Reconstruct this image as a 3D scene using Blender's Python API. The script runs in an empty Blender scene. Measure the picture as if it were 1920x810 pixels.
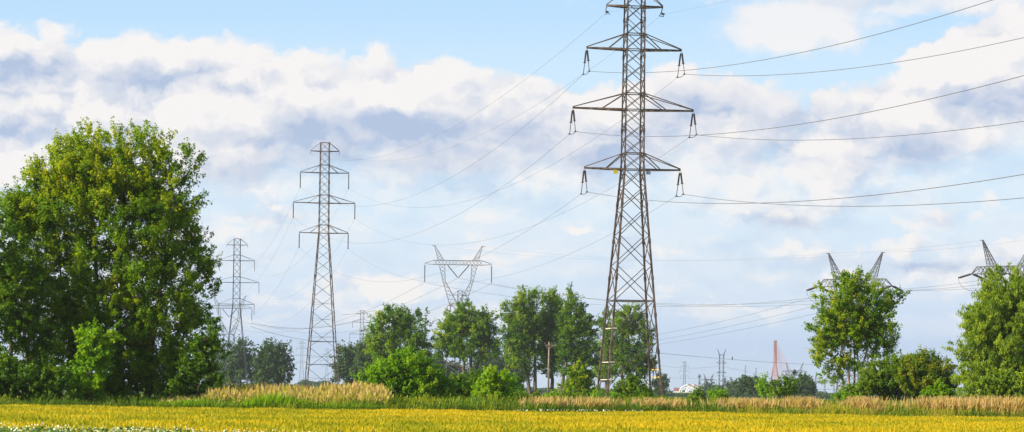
import bpy, math, random
import numpy as np
from mathutils import Vector, Matrix

sc = bpy.context.scene
R = math.radians
random.seed(11)

# ------------------------------------------------------------------ camera
FPX = 6000.0                     # focal length in pixels of a 1920 px wide picture
EYE = 1.05                       # the field in front lies 0.6 m below the meadow datum
ROLL = R(0.8)
cam = bpy.data.cameras.new('camera')
cam.sensor_width = 36; cam.lens = 36 * FPX / 1920
cam.shift_y = 330 / 1920.0
cam.clip_start = 0.5; cam.clip_end = 30000
co = bpy.data.objects.new('camera', cam); sc.collection.objects.link(co)
cr, sr = math.cos(ROLL), math.sin(ROLL)
co.matrix_world = Matrix(((cr, -sr, 0, 0), (0, 0, -1, 0), (sr, cr, 0, EYE), (0, 0, 0, 1)))
sc.camera = co

# ------------------------------------------------------------------ world: sky with a cloud bank
SUN_EL, SUN_ROT = R(31), R(245)
EXPO = 0.95
world = bpy.data.worlds.new('World'); sc.world = world; world.use_nodes = True
wt = world.node_tree; wt.nodes.clear()

class NG:
    """small helper that writes node maths"""
    def __init__(s, tree): s.t = tree
    def n(s, kind, **kw):
        o = s.t.nodes.new(kind)
        for k, v in kw.items(): setattr(o, k, v)
        return o
    def put(s, sock, v):
        if isinstance(v, bpy.types.NodeSocket): s.t.links.new(v, sock)
        elif v is not None: sock.default_value = v
    def m(s, op, a, b=None, c=None, clamp=False):
        o = s.n('ShaderNodeMath', operation=op, use_clamp=clamp)
        s.put(o.inputs[0], a); s.put(o.inputs[1], b)
        if c is not None: s.put(o.inputs[2], c)
        return o.outputs[0]
    def add(s, a, b): return s.m('ADD', a, b)
    def sub(s, a, b): return s.m('SUBTRACT', a, b)
    def mul(s, a, b): return s.m('MULTIPLY', a, b)
    def mx(s, a, b): return s.m('MAXIMUM', a, b)
    def step(s, v, lo, hi, a=0.0, b=1.0):
        o = s.n('ShaderNodeMapRange', interpolation_type='SMOOTHSTEP')
        s.put(o.inputs[0], v)
        for i, x in enumerate((lo, hi, a, b)): o.inputs[i + 1].default_value = x
        return o.outputs[0]
    def vec(s, x, y, z=0.0):
        o = s.n('ShaderNodeCombineXYZ')
        for i, q in enumerate((x, y, z)): s.put(o.inputs[i], q)
        return o.outputs[0]
    def noise(s, v, scale, detail, rough=0.5, dist=0.0, lac=2.0, dim='3D'):
        o = s.n('ShaderNodeTexNoise', noise_dimensions=dim); s.put(o.inputs['Vector'], v)
        o.inputs['Scale'].default_value = scale; o.inputs['Detail'].default_value = detail
        o.inputs['Roughness'].default_value = rough; o.inputs['Distortion'].default_value = dist
        o.inputs['Lacunarity'].default_value = lac
        return o.outputs['Fac'], o.outputs['Color']
    def mix(s, f, a, b, mode='MIX'):
        o = s.n('ShaderNodeMix', data_type='RGBA', blend_type=mode)
        s.put(o.inputs[0], f); s.put(o.inputs[6], a); s.put(o.inputs[7], b)
        return o.outputs[2]
    def curve(s, v, pts, x0, x1, y1):
        """piecewise curve: pts are (x, y) in picture pixels"""
        o = s.n('ShaderNodeFloatCurve')
        q = s.m('DIVIDE', s.sub(v, x0), x1 - x0, clamp=True)
        s.put(o.inputs['Value'], q)
        c = o.mapping.curves[0]
        P = [((x - x0) / (x1 - x0), y / y1) for x, y in pts]
        c.points[0].location = P[0]; c.points[-1].location = P[-1]
        for p in P[1:-1]: c.points.new(*p)
        o.mapping.use_clip = False
        o.mapping.update()
        return s.mul(o.outputs[0], y1)
    def blob(s, P, x, y, rx, ry, soft=1.0):
        o = s.n('ShaderNodeVectorMath', operation='MULTIPLY_ADD')
        s.put(o.inputs[0], P); o.inputs[1].default_value = (1 / rx, 1 / ry, 0); o.inputs[2].default_value = (-x / rx, -y / ry, 0)
        l = s.n('ShaderNodeVectorMath', operation='LENGTH'); s.put(l.inputs[0], o.outputs[0])
        return s.step(l.outputs['Value'], 1.0 + soft, 0.25)

g = NG(wt)
tc = g.n('ShaderNodeTexCoord').outputs['Generated']
sep = g.n('ShaderNodeSeparateXYZ'); g.put(sep.inputs[0], tc)
az = g.m('ARCTAN2', sep.outputs[0], sep.outputs[1])
el = g.m('ARCSINE', sep.outputs[2])
U = g.add(g.mul(az, FPX * cr), g.mul(el, FPX * sr)); V = g.sub(g.mul(el, FPX * cr), g.mul(az, FPX * sr))
PX0 = g.add(U, 960.0); PY0 = g.sub(735.0, V)
P0 = g.vec(PX0, PY0)
_, wc = g.noise(P0, 1 / 70.0, 8, 0.6, dim='2D')
ws = g.n('ShaderNodeSeparateXYZ'); g.put(ws.inputs[0], wc)
PX = g.add(PX0, g.mul(g.sub(ws.outputs[0], 0.5), 62.0)); PY = g.add(PY0, g.mul(g.sub(ws.outputs[1], 0.5), 50.0))
P = g.vec(PX, PY)
def puff(dx, dy, detail):
    """billowing height of the cloud mass: rounded heads on a broad swell"""
    qx, qy = g.add(PX, dx), g.add(PY, dy)
    a_, _ = g.noise(g.vec(g.mul(qx, 1 / 290.0), g.mul(qy, 1 / 150.0)), 1.0, detail, 0.55, dim='2D')
    vo = g.n('ShaderNodeTexVoronoi', feature='SMOOTH_F1', voronoi_dimensions='2D'); g.put(vo.inputs['Vector'], g.vec(g.mul(qx, 1 / 130.0), g.mul(qy, 1 / 84.0)))
    vo.inputs['Scale'].default_value = 1.0; vo.inputs['Detail'].default_value = 3.0; vo.inputs['Roughness'].default_value = 0.55; vo.inputs['Smoothness'].default_value = 0.5
    vd = g.sub(0.62, vo.outputs['Distance'])
    return g.add(a_, g.mul(vd, 0.34))
n1 = puff(0.0, 0.0, 8); n1b = puff(-13.0, -20.0, 8); n1c = puff(-34.0, -52.0, 3)
n2, _ = g.noise(g.vec(g.mul(PX, 1 / 420.0), g.mul(PY, 1 / 80.0)), 1.0, 8, 0.6, dim='2D')
e1 = g.sub(n1, 0.45)
# main bank: upper and lower edges read off the photograph
top = g.curve(PX, [(-900, 60), (0, 62), (200, 72), (330, 78), (460, 72), (560, 92), (640, 112), (730, 98), (850, 115), (960, 122), (1060, 140), (1180, 150), (1300, 130), (1400, 150), (1530, 170), (1660, 120), (1740, 60), (1830, 30), (2000, 25), (2700, 20)], -900, 2700, 800)
bot = g.curve(PX, [(-900, 420), (0, 400), (300, 370), (620, 340), (800, 345), (980, 335), (1120, 330), (1280, 330), (1420, 335), (1560, 370), (1700, 345), (1850, 320), (2000, 310), (2700, 300)], -900, 2700, 800)
up = g.step(g.add(g.mul(g.sub(PY, top), 1 / 40.0), g.mul(e1, 3.2)), -0.25, 0.4)
lo = g.step(g.add(g.mul(g.sub(bot, PY), 1 / 90.0), g.mul(e1, 3.2)), -1.3, 0.9)
bank = g.mul(up, lo)
rr = g.mx(g.blob(P, 1490, 40, 170, 48), g.blob(P, 1680, 0, 330, 40))
rr = g.mul(g.step(g.add(rr, g.mul(e1, 1.6)), 0.2, 1.0), 0.88)
cum = g.mx(g.mx(g.blob(P, 1500, 415, 105, 26), g.blob(P, 1745, 408, 105, 28)), g.mx(g.blob(P, 1640, 470, 260, 26), g.blob(P, 1500, 530, 300, 34)))
cum = g.mx(cum, g.mx(g.blob(P, 460, 400, 170, 30), g.blob(P, 700, 535, 220, 30)))
cum = g.mx(cum, g.mx(g.mx(g.blob(P, 960, 380, 90, 18), g.blob(P, 1050, 430, 70, 12)), g.blob(P, 1880, 370, 80, 40)))
cum = g.step(g.add(cum, g.mul(e1, 2.6)), 0.45, 1.15)
band = g.mul(g.step(PY, 330.0, 400.0), g.step(PY, 650.0, 560.0))
wisp = g.mul(g.mul(g.step(g.add(n2, g.mul(e1, 0.3)), 0.46, 0.62), band), 0.85)
high = g.mul(g.step(PY, -60.0, -500.0), g.step(n2, 0.5, 0.75))       # broken cloud above the picture
veil = g.mul(g.mul(g.step(PY, 170.0, 300.0), g.step(PY, 640.0, 500.0)), g.step(n2, 0.30, 0.62, 0.06, 0.42))
cover = g.mx(g.mx(g.mx(bank, rr), veil), g.mx(cum, g.mx(wisp, high)))
# shade of the clouds: undersides and thick parts
sh = g.mx(g.blob(P, 90, 160, 210, 40, 0.6), g.blob(P, 620, 236, 210, 40, 0.9))
sh = g.mx(sh, g.mx(g.blob(P, 800, 232, 190, 30, 0.9), g.blob(P, 740, 305, 280, 34, 0.9)))
sh = g.mx(sh, g.mx(g.blob(P, 1020, 225, 130, 66, 0.9), g.blob(P, 1390, 200, 190, 62, 0.9)))
sh = g.mx(sh, g.mx(g.blob(P, 1560, 285, 260, 40, 0.9), g.blob(P, 1150, 300, 120, 26, 0.9)))
sh = g.mx(sh, g.mx(g.blob(P, 1540, 425, 90, 14, 0.7), g.blob(P, 1750, 420, 70, 20, 0.7)))
sh = g.mx(sh, g.mx(g.blob(P, 1560, 8, 150, 16, 0.8), g.blob(P, 1820, 200, 160, 34, 0.9)))
sh = g.mx(sh, g.mx(g.blob(P, 1600, 500, 300, 14, 0.9), g.blob(P, 300, 262, 420, 22, 0.9)))
sh = g.m('MULTIPLY', sh, g.step(n1, 0.34, 0.75, 0.35, 1.0), clamp=True)
relief = g.add(g.mul(g.sub(n1b, n1), 1.9), g.mul(g.sub(n1c, n1), 1.3))
rim = g.step(g.sub(PY, top), 15.0, 70.0, 0.35, 1.0)
shade = g.m('MULTIPLY', g.add(g.mul(sh, 1.15), g.add(relief, g.mul(g.step(n2, 0.45, 0.75), 0.16))), rim, clamp=True)
# clear sky
sky = g.n('ShaderNodeTexSky', sky_type='NISHITA', sun_disc=False, sun_elevation=SUN_EL, sun_rotation=SUN_ROT)
sky.air_density = 1.0; sky.dust_density = 0.6; sky.ozone_density = 1.6; sky.altitude = 10
S = 0.1
def L(r, gg, b, k=2.0 ** -EXPO):
    f = lambda c: ((c / 255 + 0.055) / 1.055) ** 2.4 if c > 10 else c / 255 / 12.92
    return (f(r) * k / S, f(gg) * k / S, f(b) * k / S, 1)
WHITE, GREY = L(250, 246, 245), L(178, 195, 225)
tint_lo, tint_hi = (1.0, 1.0, 1.0, 1), (1.0, 1.0, 1.0, 1)
ramp = g.n('ShaderNodeValToRGB')
g.put(ramp.inputs[0], g.m('DIVIDE', PY0, 740.0, clamp=True))
cr_ = ramp.color_ramp; cr_.interpolation = 'EASE'
stops = [(0.0, (186, 222, 255)), (0.20, (205, 232, 255)), (0.5, (208, 232, 254)), (0.68, (210, 228, 251)), (0.80, (196, 217, 249)), (0.9, (180, 204, 245)), (1.0, (186, 208, 243))]
cr_.elements[0].position, cr_.elements[0].color = 0, [c * S for c in L(*stops[0][1])[:3]] + [1]
cr_.elements[1].position, cr_.elements[1].color = 1, [c * S for c in L(*stops[-1][1])[:3]] + [1]
for p_, c_ in stops[1:-1]:
    e = cr_.elements.new(p_); e.color = [c * S for c in L(*c_)[:3]] + [1]
lowsky = g.n('ShaderNodeVectorMath', operation='SCALE'); g.put(lowsky.inputs[0], ramp.outputs[0]); lowsky.inputs['Scale'].default_value = 1 / S
lowmix = g.step(el, 0.14, 0.45, 0.9, 0.0)            # thin veil of milky air low down, clear sky overhead
clear = g.mix(lowmix, sky.outputs[0], lowsky.outputs[0])
cloudc = g.mix(shade, WHITE, GREY)
final = g.mix(g.mul(cover, 0.97), clear, cloudc)
bg = g.n('ShaderNodeBackground'); bg.inputs[1].default_value = S; g.put(bg.inputs[0], final)
world.cycles.sampling_method = 'MANUAL'; world.cycles.sample_map_resolution = 512
wo = g.n('ShaderNodeOutputWorld'); g.put(wo.inputs[0], bg.outputs[0])

# ------------------------------------------------------------------ sun
sun = bpy.data.lights.new('sun', 'SUN'); sun.energy = 5.0; sun.angle = R(0.5); sun.color = (1.0, 0.85, 0.60)
so = bpy.data.objects.new('sun', sun); sc.collection.objects.link(so)
sd = Vector((math.sin(SUN_ROT) * math.cos(SUN_EL), math.cos(SUN_ROT) * math.cos(SUN_EL), math.sin(SUN_EL)))
so.rotation_euler = sd.to_track_quat('Z', 'Y').to_euler(); so.location = (-60, 60, 80)

sc.view_settings.view_transform = 'Standard'; sc.view_settings.look = 'None'
sc.view_settings.exposure = EXPO; sc.view_settings.gamma = 1.0; sc.view_settings.use_curve_mapping = False
sc.render.engine = 'CYCLES'
cy = sc.cycles
cy.max_bounces = 6; cy.diffuse_bounces = 3; cy.glossy_bounces = 2; cy.transmission_bounces = 4; cy.volume_bounces = 1; cy.transparent_max_bounces = 8
cy.use_denoising = True; cy.caustics_reflective = False; cy.caustics_refractive = False
cy.sample_clamp_indirect = 4
sc.render.filter_size = 1.3 if hasattr(sc.render, 'filter_size') else 1.5

# ------------------------------------------------------------------ helpers
def at(px, py, d):
    """the point of the world that stands at picture pixel (px, py) at depth d"""
    u, v = (px - 960) / FPX, (735 - py) / FPX
    return Vector(((u * cr - v * sr) * d, d, EYE + (u * sr + v * cr) * d))
def ground_xy(px, d):
    u = (px - 960) / FPX
    return Vector((u * d, d, 0))
EDGE = [(-200, 158), (-26, 163), (-18.7, 167), (-7.6, 166), (0, 175), (10.8, 187), (19, 183), (28, 177), (60, 172), (220, 168)]
def edge(x): return np.interp(x, [a for a, b in EDGE], [b for a, b in EDGE])

class MB:
    def __init__(s): s.v = []; s.f = []
    def strut(s, p, q, w, w2=None, up=None):
        p = Vector(p); q = Vector(q); a = (q - p)
        if a.length < 1e-6: return
        a.normalize()
        ref = Vector(up) if up else (Vector((0, 0, 1)) if abs(a.z) < 0.9 else Vector((0, 1, 0)))
        x = a.cross(ref).normalized(); y = a.cross(x)
        h = w / 2; h2 = (w2 or w) / 2
        b = len(s.v)
        for o in (p, q):
            for i, j in ((-1, -1), (1, -1), (1, 1), (-1, 1)): s.v.append(o + x * i * h + y * j * h2)
        for i in range(4):
            j = (i + 1) % 4; s.f.append((b + i, b + j, b + 4 + j, b + 4 + i))
        s.f.append((b + 3, b + 2, b + 1, b)); s.f.append((b + 4, b + 5, b + 6, b + 7))
    def box(s, c, sx, sy, sz):
        c = Vector(c); s.strut(c - Vector((0, 0, sz / 2)), c + Vector((0, 0, sz / 2)), sx, sy, up=(0, 1, 0))
    def tube(s, pts, rad, n=6, cap=True):
        pts = [Vector(p) for p in pts]
        if not hasattr(rad, '__len__'): rad = [rad] * len(pts)
        b = len(s.v)
        for i, p in enumerate(pts):
            t = (pts[min(i + 1, len(pts) - 1)] - pts[max(i - 1, 0)]).normalized()
            ref = Vector((0, 0, 1)) if abs(t.z) < 0.9 else Vector((0, 1, 0))
            x = t.cross(ref).normalized(); y = t.cross(x)
            for k in range(n):
                a = 2 * math.pi * k / n
                s.v.append(p + (x * math.cos(a) + y * math.sin(a)) * rad[i])
        for i in range(len(pts) - 1):
            for k in range(n):
                l = (k + 1) % n
                s.f.append((b + i * n + k, b + i * n + l, b + (i + 1) * n + l, b + (i + 1) * n + k))
        if cap:
            s.f.append(tuple(b + k for k in range(n))[::-1]); s.f.append(tuple(b + (len(pts) - 1) * n + k for k in range(n)))
    def build(s, name, mat, parent=None, smooth=False):
        me = bpy.data.meshes.new(name); me.from_pydata([tuple(p) for p in s.v], [], s.f)
        if smooth: me.polygons.foreach_set('use_smooth', [True] * len(me.polygons))
        me.materials.append(mat)
        o = bpy.data.objects.new(name, me); sc.collection.objects.link(o)
        if parent: o.parent = parent
        return o

def np_mesh(name, verts, k, mat, parent=None, tint=None):
    """verts (N*k, 3); every k verts one face"""
    n = len(verts) // k
    me = bpy.data.meshes.new(name)
    me.vertices.add(n * k); me.vertices.foreach_set('co', np.ascontiguousarray(verts, dtype=np.float32).ravel())
    me.loops.add(n * k); me.loops.foreach_set('vertex_index', np.arange(n * k, dtype=np.int32))
    me.polygons.add(n); me.polygons.foreach_set('loop_start', np.arange(0, n * k, k, dtype=np.int32))
    me.update(calc_edges=True)
    if tint is not None:
        a = me.attributes.new('tint', 'FLOAT', 'POINT'); a.data.foreach_set('value', np.repeat(tint, k).astype(np.float32))
    me.materials.append(mat)
    o = bpy.data.objects.new(name, me); sc.collection.objects.link(o)
    if parent: o.parent = parent
    return o

def empty(name, loc, rz=0.0):
    o = bpy.data.objects.new(name, None); sc.collection.objects.link(o)
    o.location = loc; o.rotation_euler = (0, 0, rz); o.empty_display_size = 0.5
    return o
def tag(o, label=None, cat=None, group=None, kind=None):
    if label: o['label'] = label
    if cat: o['category'] = cat
    if group: o['group'] = group
    if kind: o['kind'] = kind
    return o

# ------------------------------------------------------------------ materials
def mat(name): 
    m = bpy.data.materials.new(name); m.use_nodes = True; m.node_tree.nodes.clear(); return m, NG(m.node_tree)
def out(g, s, vol=False):
    o = g.n('ShaderNodeOutputMaterial'); g.t.links.new(s, o.inputs['Volume' if vol else 'Surface'])
def princ(g, col, rough=0.7, metal=0.0, spec=0.3, bump=None):
    p = g.n('ShaderNodeBsdfPrincipled'); g.put(p.inputs['Base Color'], col); g.put(p.inputs['Roughness'], rough)
    p.inputs['Metallic'].default_value = metal; p.inputs['Specular IOR Level'].default_value = spec
    if bump is not None:
        b = g.n('ShaderNodeBump'); b.inputs['Strength'].default_value = 0.5; b.inputs['Distance'].default_value = 0.05
        g.put(b.inputs['Height'], bump); g.t.links.new(b.outputs[0], p.inputs['Normal'])
    return p.outputs[0]
def metal_mat(name, c1, c2, scale=1.3, rough=0.55, metal=0.3):
    m, g = mat(name)
    pos = g.n('ShaderNodeTexCoord').outputs['Object']
    f, _ = g.noise(pos, scale, 6, 0.65)
    out(g, princ(g, g.mix(g.step(f, 0.38, 0.62), c1, c2), rough, metal, 0.4)); return m
def plain(name, c, rough=0.6, metal=0.0):
    m, g = mat(name)
    f, _ = g.noise(g.n('ShaderNodeTexCoord').outputs['Object'], 3.0, 4, 0.6)
    c2 = tuple(x * 0.75 for x in c[:3]) + (1,)
    out(g, princ(g, g.mix(f, c, c2), rough, metal)); return m
M = {}
M['rust'] = metal_mat('weathered_steel', (0.055, 0.03, 0.023, 1), (0.15, 0.11, 0.095, 1), 1.6)
M['brace'] = metal_mat('bracing_steel', (0.05, 0.035, 0.03, 1), (0.095, 0.08, 0.075, 1), 1.5)
M['galv'] = metal_mat('galvanised_steel', (0.11, 0.12, 0.14, 1), (0.17, 0.18, 0.20, 1), 0.8)
M['galvdark'] = metal_mat('dark_galvanised_steel', (0.045, 0.05, 0.07, 1), (0.08, 0.085, 0.11, 1), 0.8)
M['insul'] = plain('brown_porcelain', (0.05, 0.035, 0.04, 1), 0.3)
M['wire'] = plain('conductor_aluminium', (0.12, 0.12, 0.13, 1), 0.6)
M['yellow'] = plain('yellow_enamel', (0.62, 0.46, 0.02, 1), 0.4)
M['pale'] = plain('pale_enamel', (0.45, 0.52, 0.62, 1), 0.4)
M['bar'] = plain('pale_weathered_bar', (0.62, 0.54, 0.48, 1), 0.6)
M['wood'] = metal_mat('grey_timber', (0.15, 0.115, 0.085, 1), (0.24, 0.19, 0.15, 1), 2.5, 0.85, 0.0)
M['redpaint'] = plain('haze_paled_red_paint', (0.36, 0.15, 0.16, 1), 0.5)  # red lightened in the colour itself to stand in for distance haze
M['white'] = plain('white_paint', (0.8, 0.8, 0.8, 1), 0.5)
M['concrete'] = plain('concrete', (0.34, 0.33, 0.31, 1), 0.8)
M['black'] = plain('black_feather', (0.02, 0.02, 0.025, 1), 0.5)

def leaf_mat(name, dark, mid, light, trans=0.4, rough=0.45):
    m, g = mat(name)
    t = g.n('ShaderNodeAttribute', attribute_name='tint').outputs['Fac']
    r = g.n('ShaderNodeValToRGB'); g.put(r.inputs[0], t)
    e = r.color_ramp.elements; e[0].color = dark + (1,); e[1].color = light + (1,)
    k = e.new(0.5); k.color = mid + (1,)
    p = princ(g, r.outputs[0], rough, 0.0, 0.18)
    tr = g.n('ShaderNodeBsdfTranslucent'); g.put(tr.inputs[0], g.mix(1.0, r.outputs[0], (1.7, 1.75, 0.6, 1), 'MULTIPLY'))
    mx = g.n('ShaderNodeMixShader'); mx.inputs[0].default_value = trans
    g.t.links.new(p, mx.inputs[1]); g.t.links.new(tr.outputs[0], mx.inputs[2])
    out(g, mx.outputs[0]); return m
M['poplar'] = leaf_mat('poplar_leaves', (0.05, 0.13, 0.004), (0.14, 0.25, 0.004), (0.35, 0.37, 0.008), 0.5)
M['deep'] = leaf_mat('deep_green_leaves', (0.035, 0.095, 0.006), (0.085, 0.175, 0.007), (0.17, 0.25, 0.009), 0.42)
M['lime'] = leaf_mat('lime_green_leaves', (0.08, 0.19, 0.006), (0.16, 0.31, 0.007), (0.27, 0.38, 0.01), 0.48)
M['willow'] = leaf_mat('willow_leaves', (0.08, 0.15, 0.012), (0.17, 0.26, 0.018), (0.28, 0.36, 0.025), 0.45, 0.55)
M['spiky'] = leaf_mat('olive_brown_leaves', (0.05, 0.115, 0.006), (0.11, 0.19, 0.006), (0.26, 0.26, 0.015), 0.35)
M['far'] = leaf_mat('distant_tree_leaves', (0.022, 0.06, 0.016), (0.036, 0.085, 0.02), (0.06, 0.11, 0.024), 0.25, 0.6)
M['crop'] = leaf_mat('ripening_barley', (0.12, 0.18, 0.004), (0.33, 0.31, 0.005), (0.52, 0.39, 0.010), 0.35, 0.6)
M['reed'] = leaf_mat('reed_stems', (0.13, 0.25, 0.010), (0.33, 0.36, 0.02), (0.48, 0.33, 0.17), 0.4, 0.6)
M['verge'] = leaf_mat('dry_verge_grass', (0.06, 0.12, 0.008), (0.20, 0.25, 0.008), (0.36, 0.34, 0.03), 0.4, 0.6)
M['flower'] = leaf_mat('white_petals', (0.5, 0.5, 0.42), (0.75, 0.75, 0.7), (0.85, 0.85, 0.82), 0.4, 0.6)
M['weed'] = leaf_mat('potato_leaves', (0.05, 0.12, 0.03), (0.08, 0.17, 0.05), (0.15, 0.22, 0.08), 0.3, 0.5)
M['bark'] = metal_mat('tree_bark', (0.06, 0.045, 0.035, 1), (0.12, 0.10, 0.08, 1), 4.0, 0.9, 0.0)
M['barkpale'] = metal_mat('pale_bark', (0.2, 0.16, 0.12, 1), (0.32, 0.27, 0.2, 1), 4.0, 0.9, 0.0)

# ------------------------------------------------------------------ ground
def build_ground():
    ys = np.concatenate([np.linspace(-400, 60, 8), np.linspace(75, 150, 16), np.linspace(155, 215, 31), np.linspace(230, 600, 30), np.geomspace(650, 9000, 25)])
    xs = np.concatenate([-np.geomspace(8000, 100, 14), np.linspace(-90, 90, 61), np.geomspace(100, 8000, 14)])
    X, Y = np.meshgrid(xs, ys)
    t = np.clip((Y - edge(X) + 2) / 6, 0, 1); t = t * t * (3 - 2 * t)
    Z = -0.6 * (1 - t) + 0.05 * np.sin(X * 0.31) * np.sin(Y * 0.17) * t
    Z = np.where(Y > 9000, 0, Z)
    v = np.stack([X, Y, Z], -1).reshape(-1, 3)
    nx, ny = len(xs), len(ys)
    i = np.arange(nx * ny).reshape(ny, nx)
    f = np.stack([i[:-1, :-1], i[:-1, 1:], i[1:, 1:], i[1:, :-1]], -1).reshape(-1, 4)
    me = bpy.data.meshes.new('ground'); me.from_pydata(v.tolist(), [], f.tolist())
    me.polygons.foreach_set('use_smooth', [True] * len(me.polygons))
    m, g = mat('meadow_and_soil')
    pos = g.n('ShaderNodeNewGeometry').outputs['Position']
    s = g.n('ShaderNodeSeparateXYZ'); g.put(s.inputs[0], pos)
    a, _ = g.noise(pos, 0.035, 8, 0.6); b, _ = g.noise(pos, 0.9, 6, 0.7)
    mead = g.mix(g.step(a, 0.4, 0.62), (0.06, 0.11, 0.025, 1), (0.17, 0.19, 0.05, 1))
    mead = g.mix(g.mul(b, 0.5), mead, (0.05, 0.09, 0.02, 1))
    far = g.mix(g.step(s.outputs[1], 350.0, 700.0), mead, (0.035, 0.08, 0.02, 1))
    soil = g.mix(b, (0.24, 0.2, 0.03, 1), (0.34, 0.27, 0.03, 1))
    col = g.mix(g.step(s.outputs[2], -0.5, -0.25), soil, far)
    out(g, princ(g, col, 0.95, 0, 0.1, b)); me.materials.append(m)
    o = bpy.data.objects.new('ground', me); sc.collection.objects.link(o)
    tag(o, 'flat farmland running out to the horizon', kind='structure')
build_ground()

# ------------------------------------------------------------------ haze
def build_haze():
    mb = MB(); mb.box((0, 4100, 45.2), 15800, 9400, 94)
    m, g = mat('thin_summer_haze')
    v = g.n('ShaderNodeVolumePrincipled'); v.inputs['Color'].default_value = (0.80, 0.89, 1.0, 1)
    v.inputs['Density'].default_value = 0.000062; v.inputs['Anisotropy'].default_value = 0.2
    out(g, v.outputs[0], True)
    o = mb.build('haze', m); tag(o, 'thin bluish summer haze over the plain', kind='stuff')
build_haze()

# ------------------------------------------------------------------ pylons
def insulator(mb, p, q, r=0.13, n=12, rings=True, share=1.0):
    """ribbed string from p to q; below the ribs a thin link"""
    p = Vector(p); q = Vector(q); a = q - p
    pts, rad = [p], [0.03]
    for i in range(n):
        for u_, rr_ in ((0.05, 0.45), (0.35, 1.0), (0.6, 1.0), (0.95, 0.45)):
            pts.append(p + a * (0.05 + (i + u_) / n * (share - 0.07))); rad.append(r * rr_)
    pts.append(p + a * share); rad.append(0.03); pts.append(q); rad.append(0.035)
    mb.tube(pts, rad, 7)
    if rings:
        for t in (share, 1.0):
            c = p + a * t
            mb.tube([c + Vector((0.15 * math.cos(k), 0.15 * math.sin(k), 0)) for k in np.linspace(0, 2 * math.pi, 9)], 0.018, 4, False)
            mb.box(c, 0.11, 0.11, 0.12)

class Tower:
    def __init__(s, root, rz): s.root = root; s.loc = Vector(root.location); s.rz = rz; s.att = {}
    def w(s, p):
        p = Vector(p); c, q = math.cos(s.rz), math.sin(s.rz)
        return s.loc + Vector((p.x * c - p.y * q, p.x * q + p.y * c, p.z))

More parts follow.
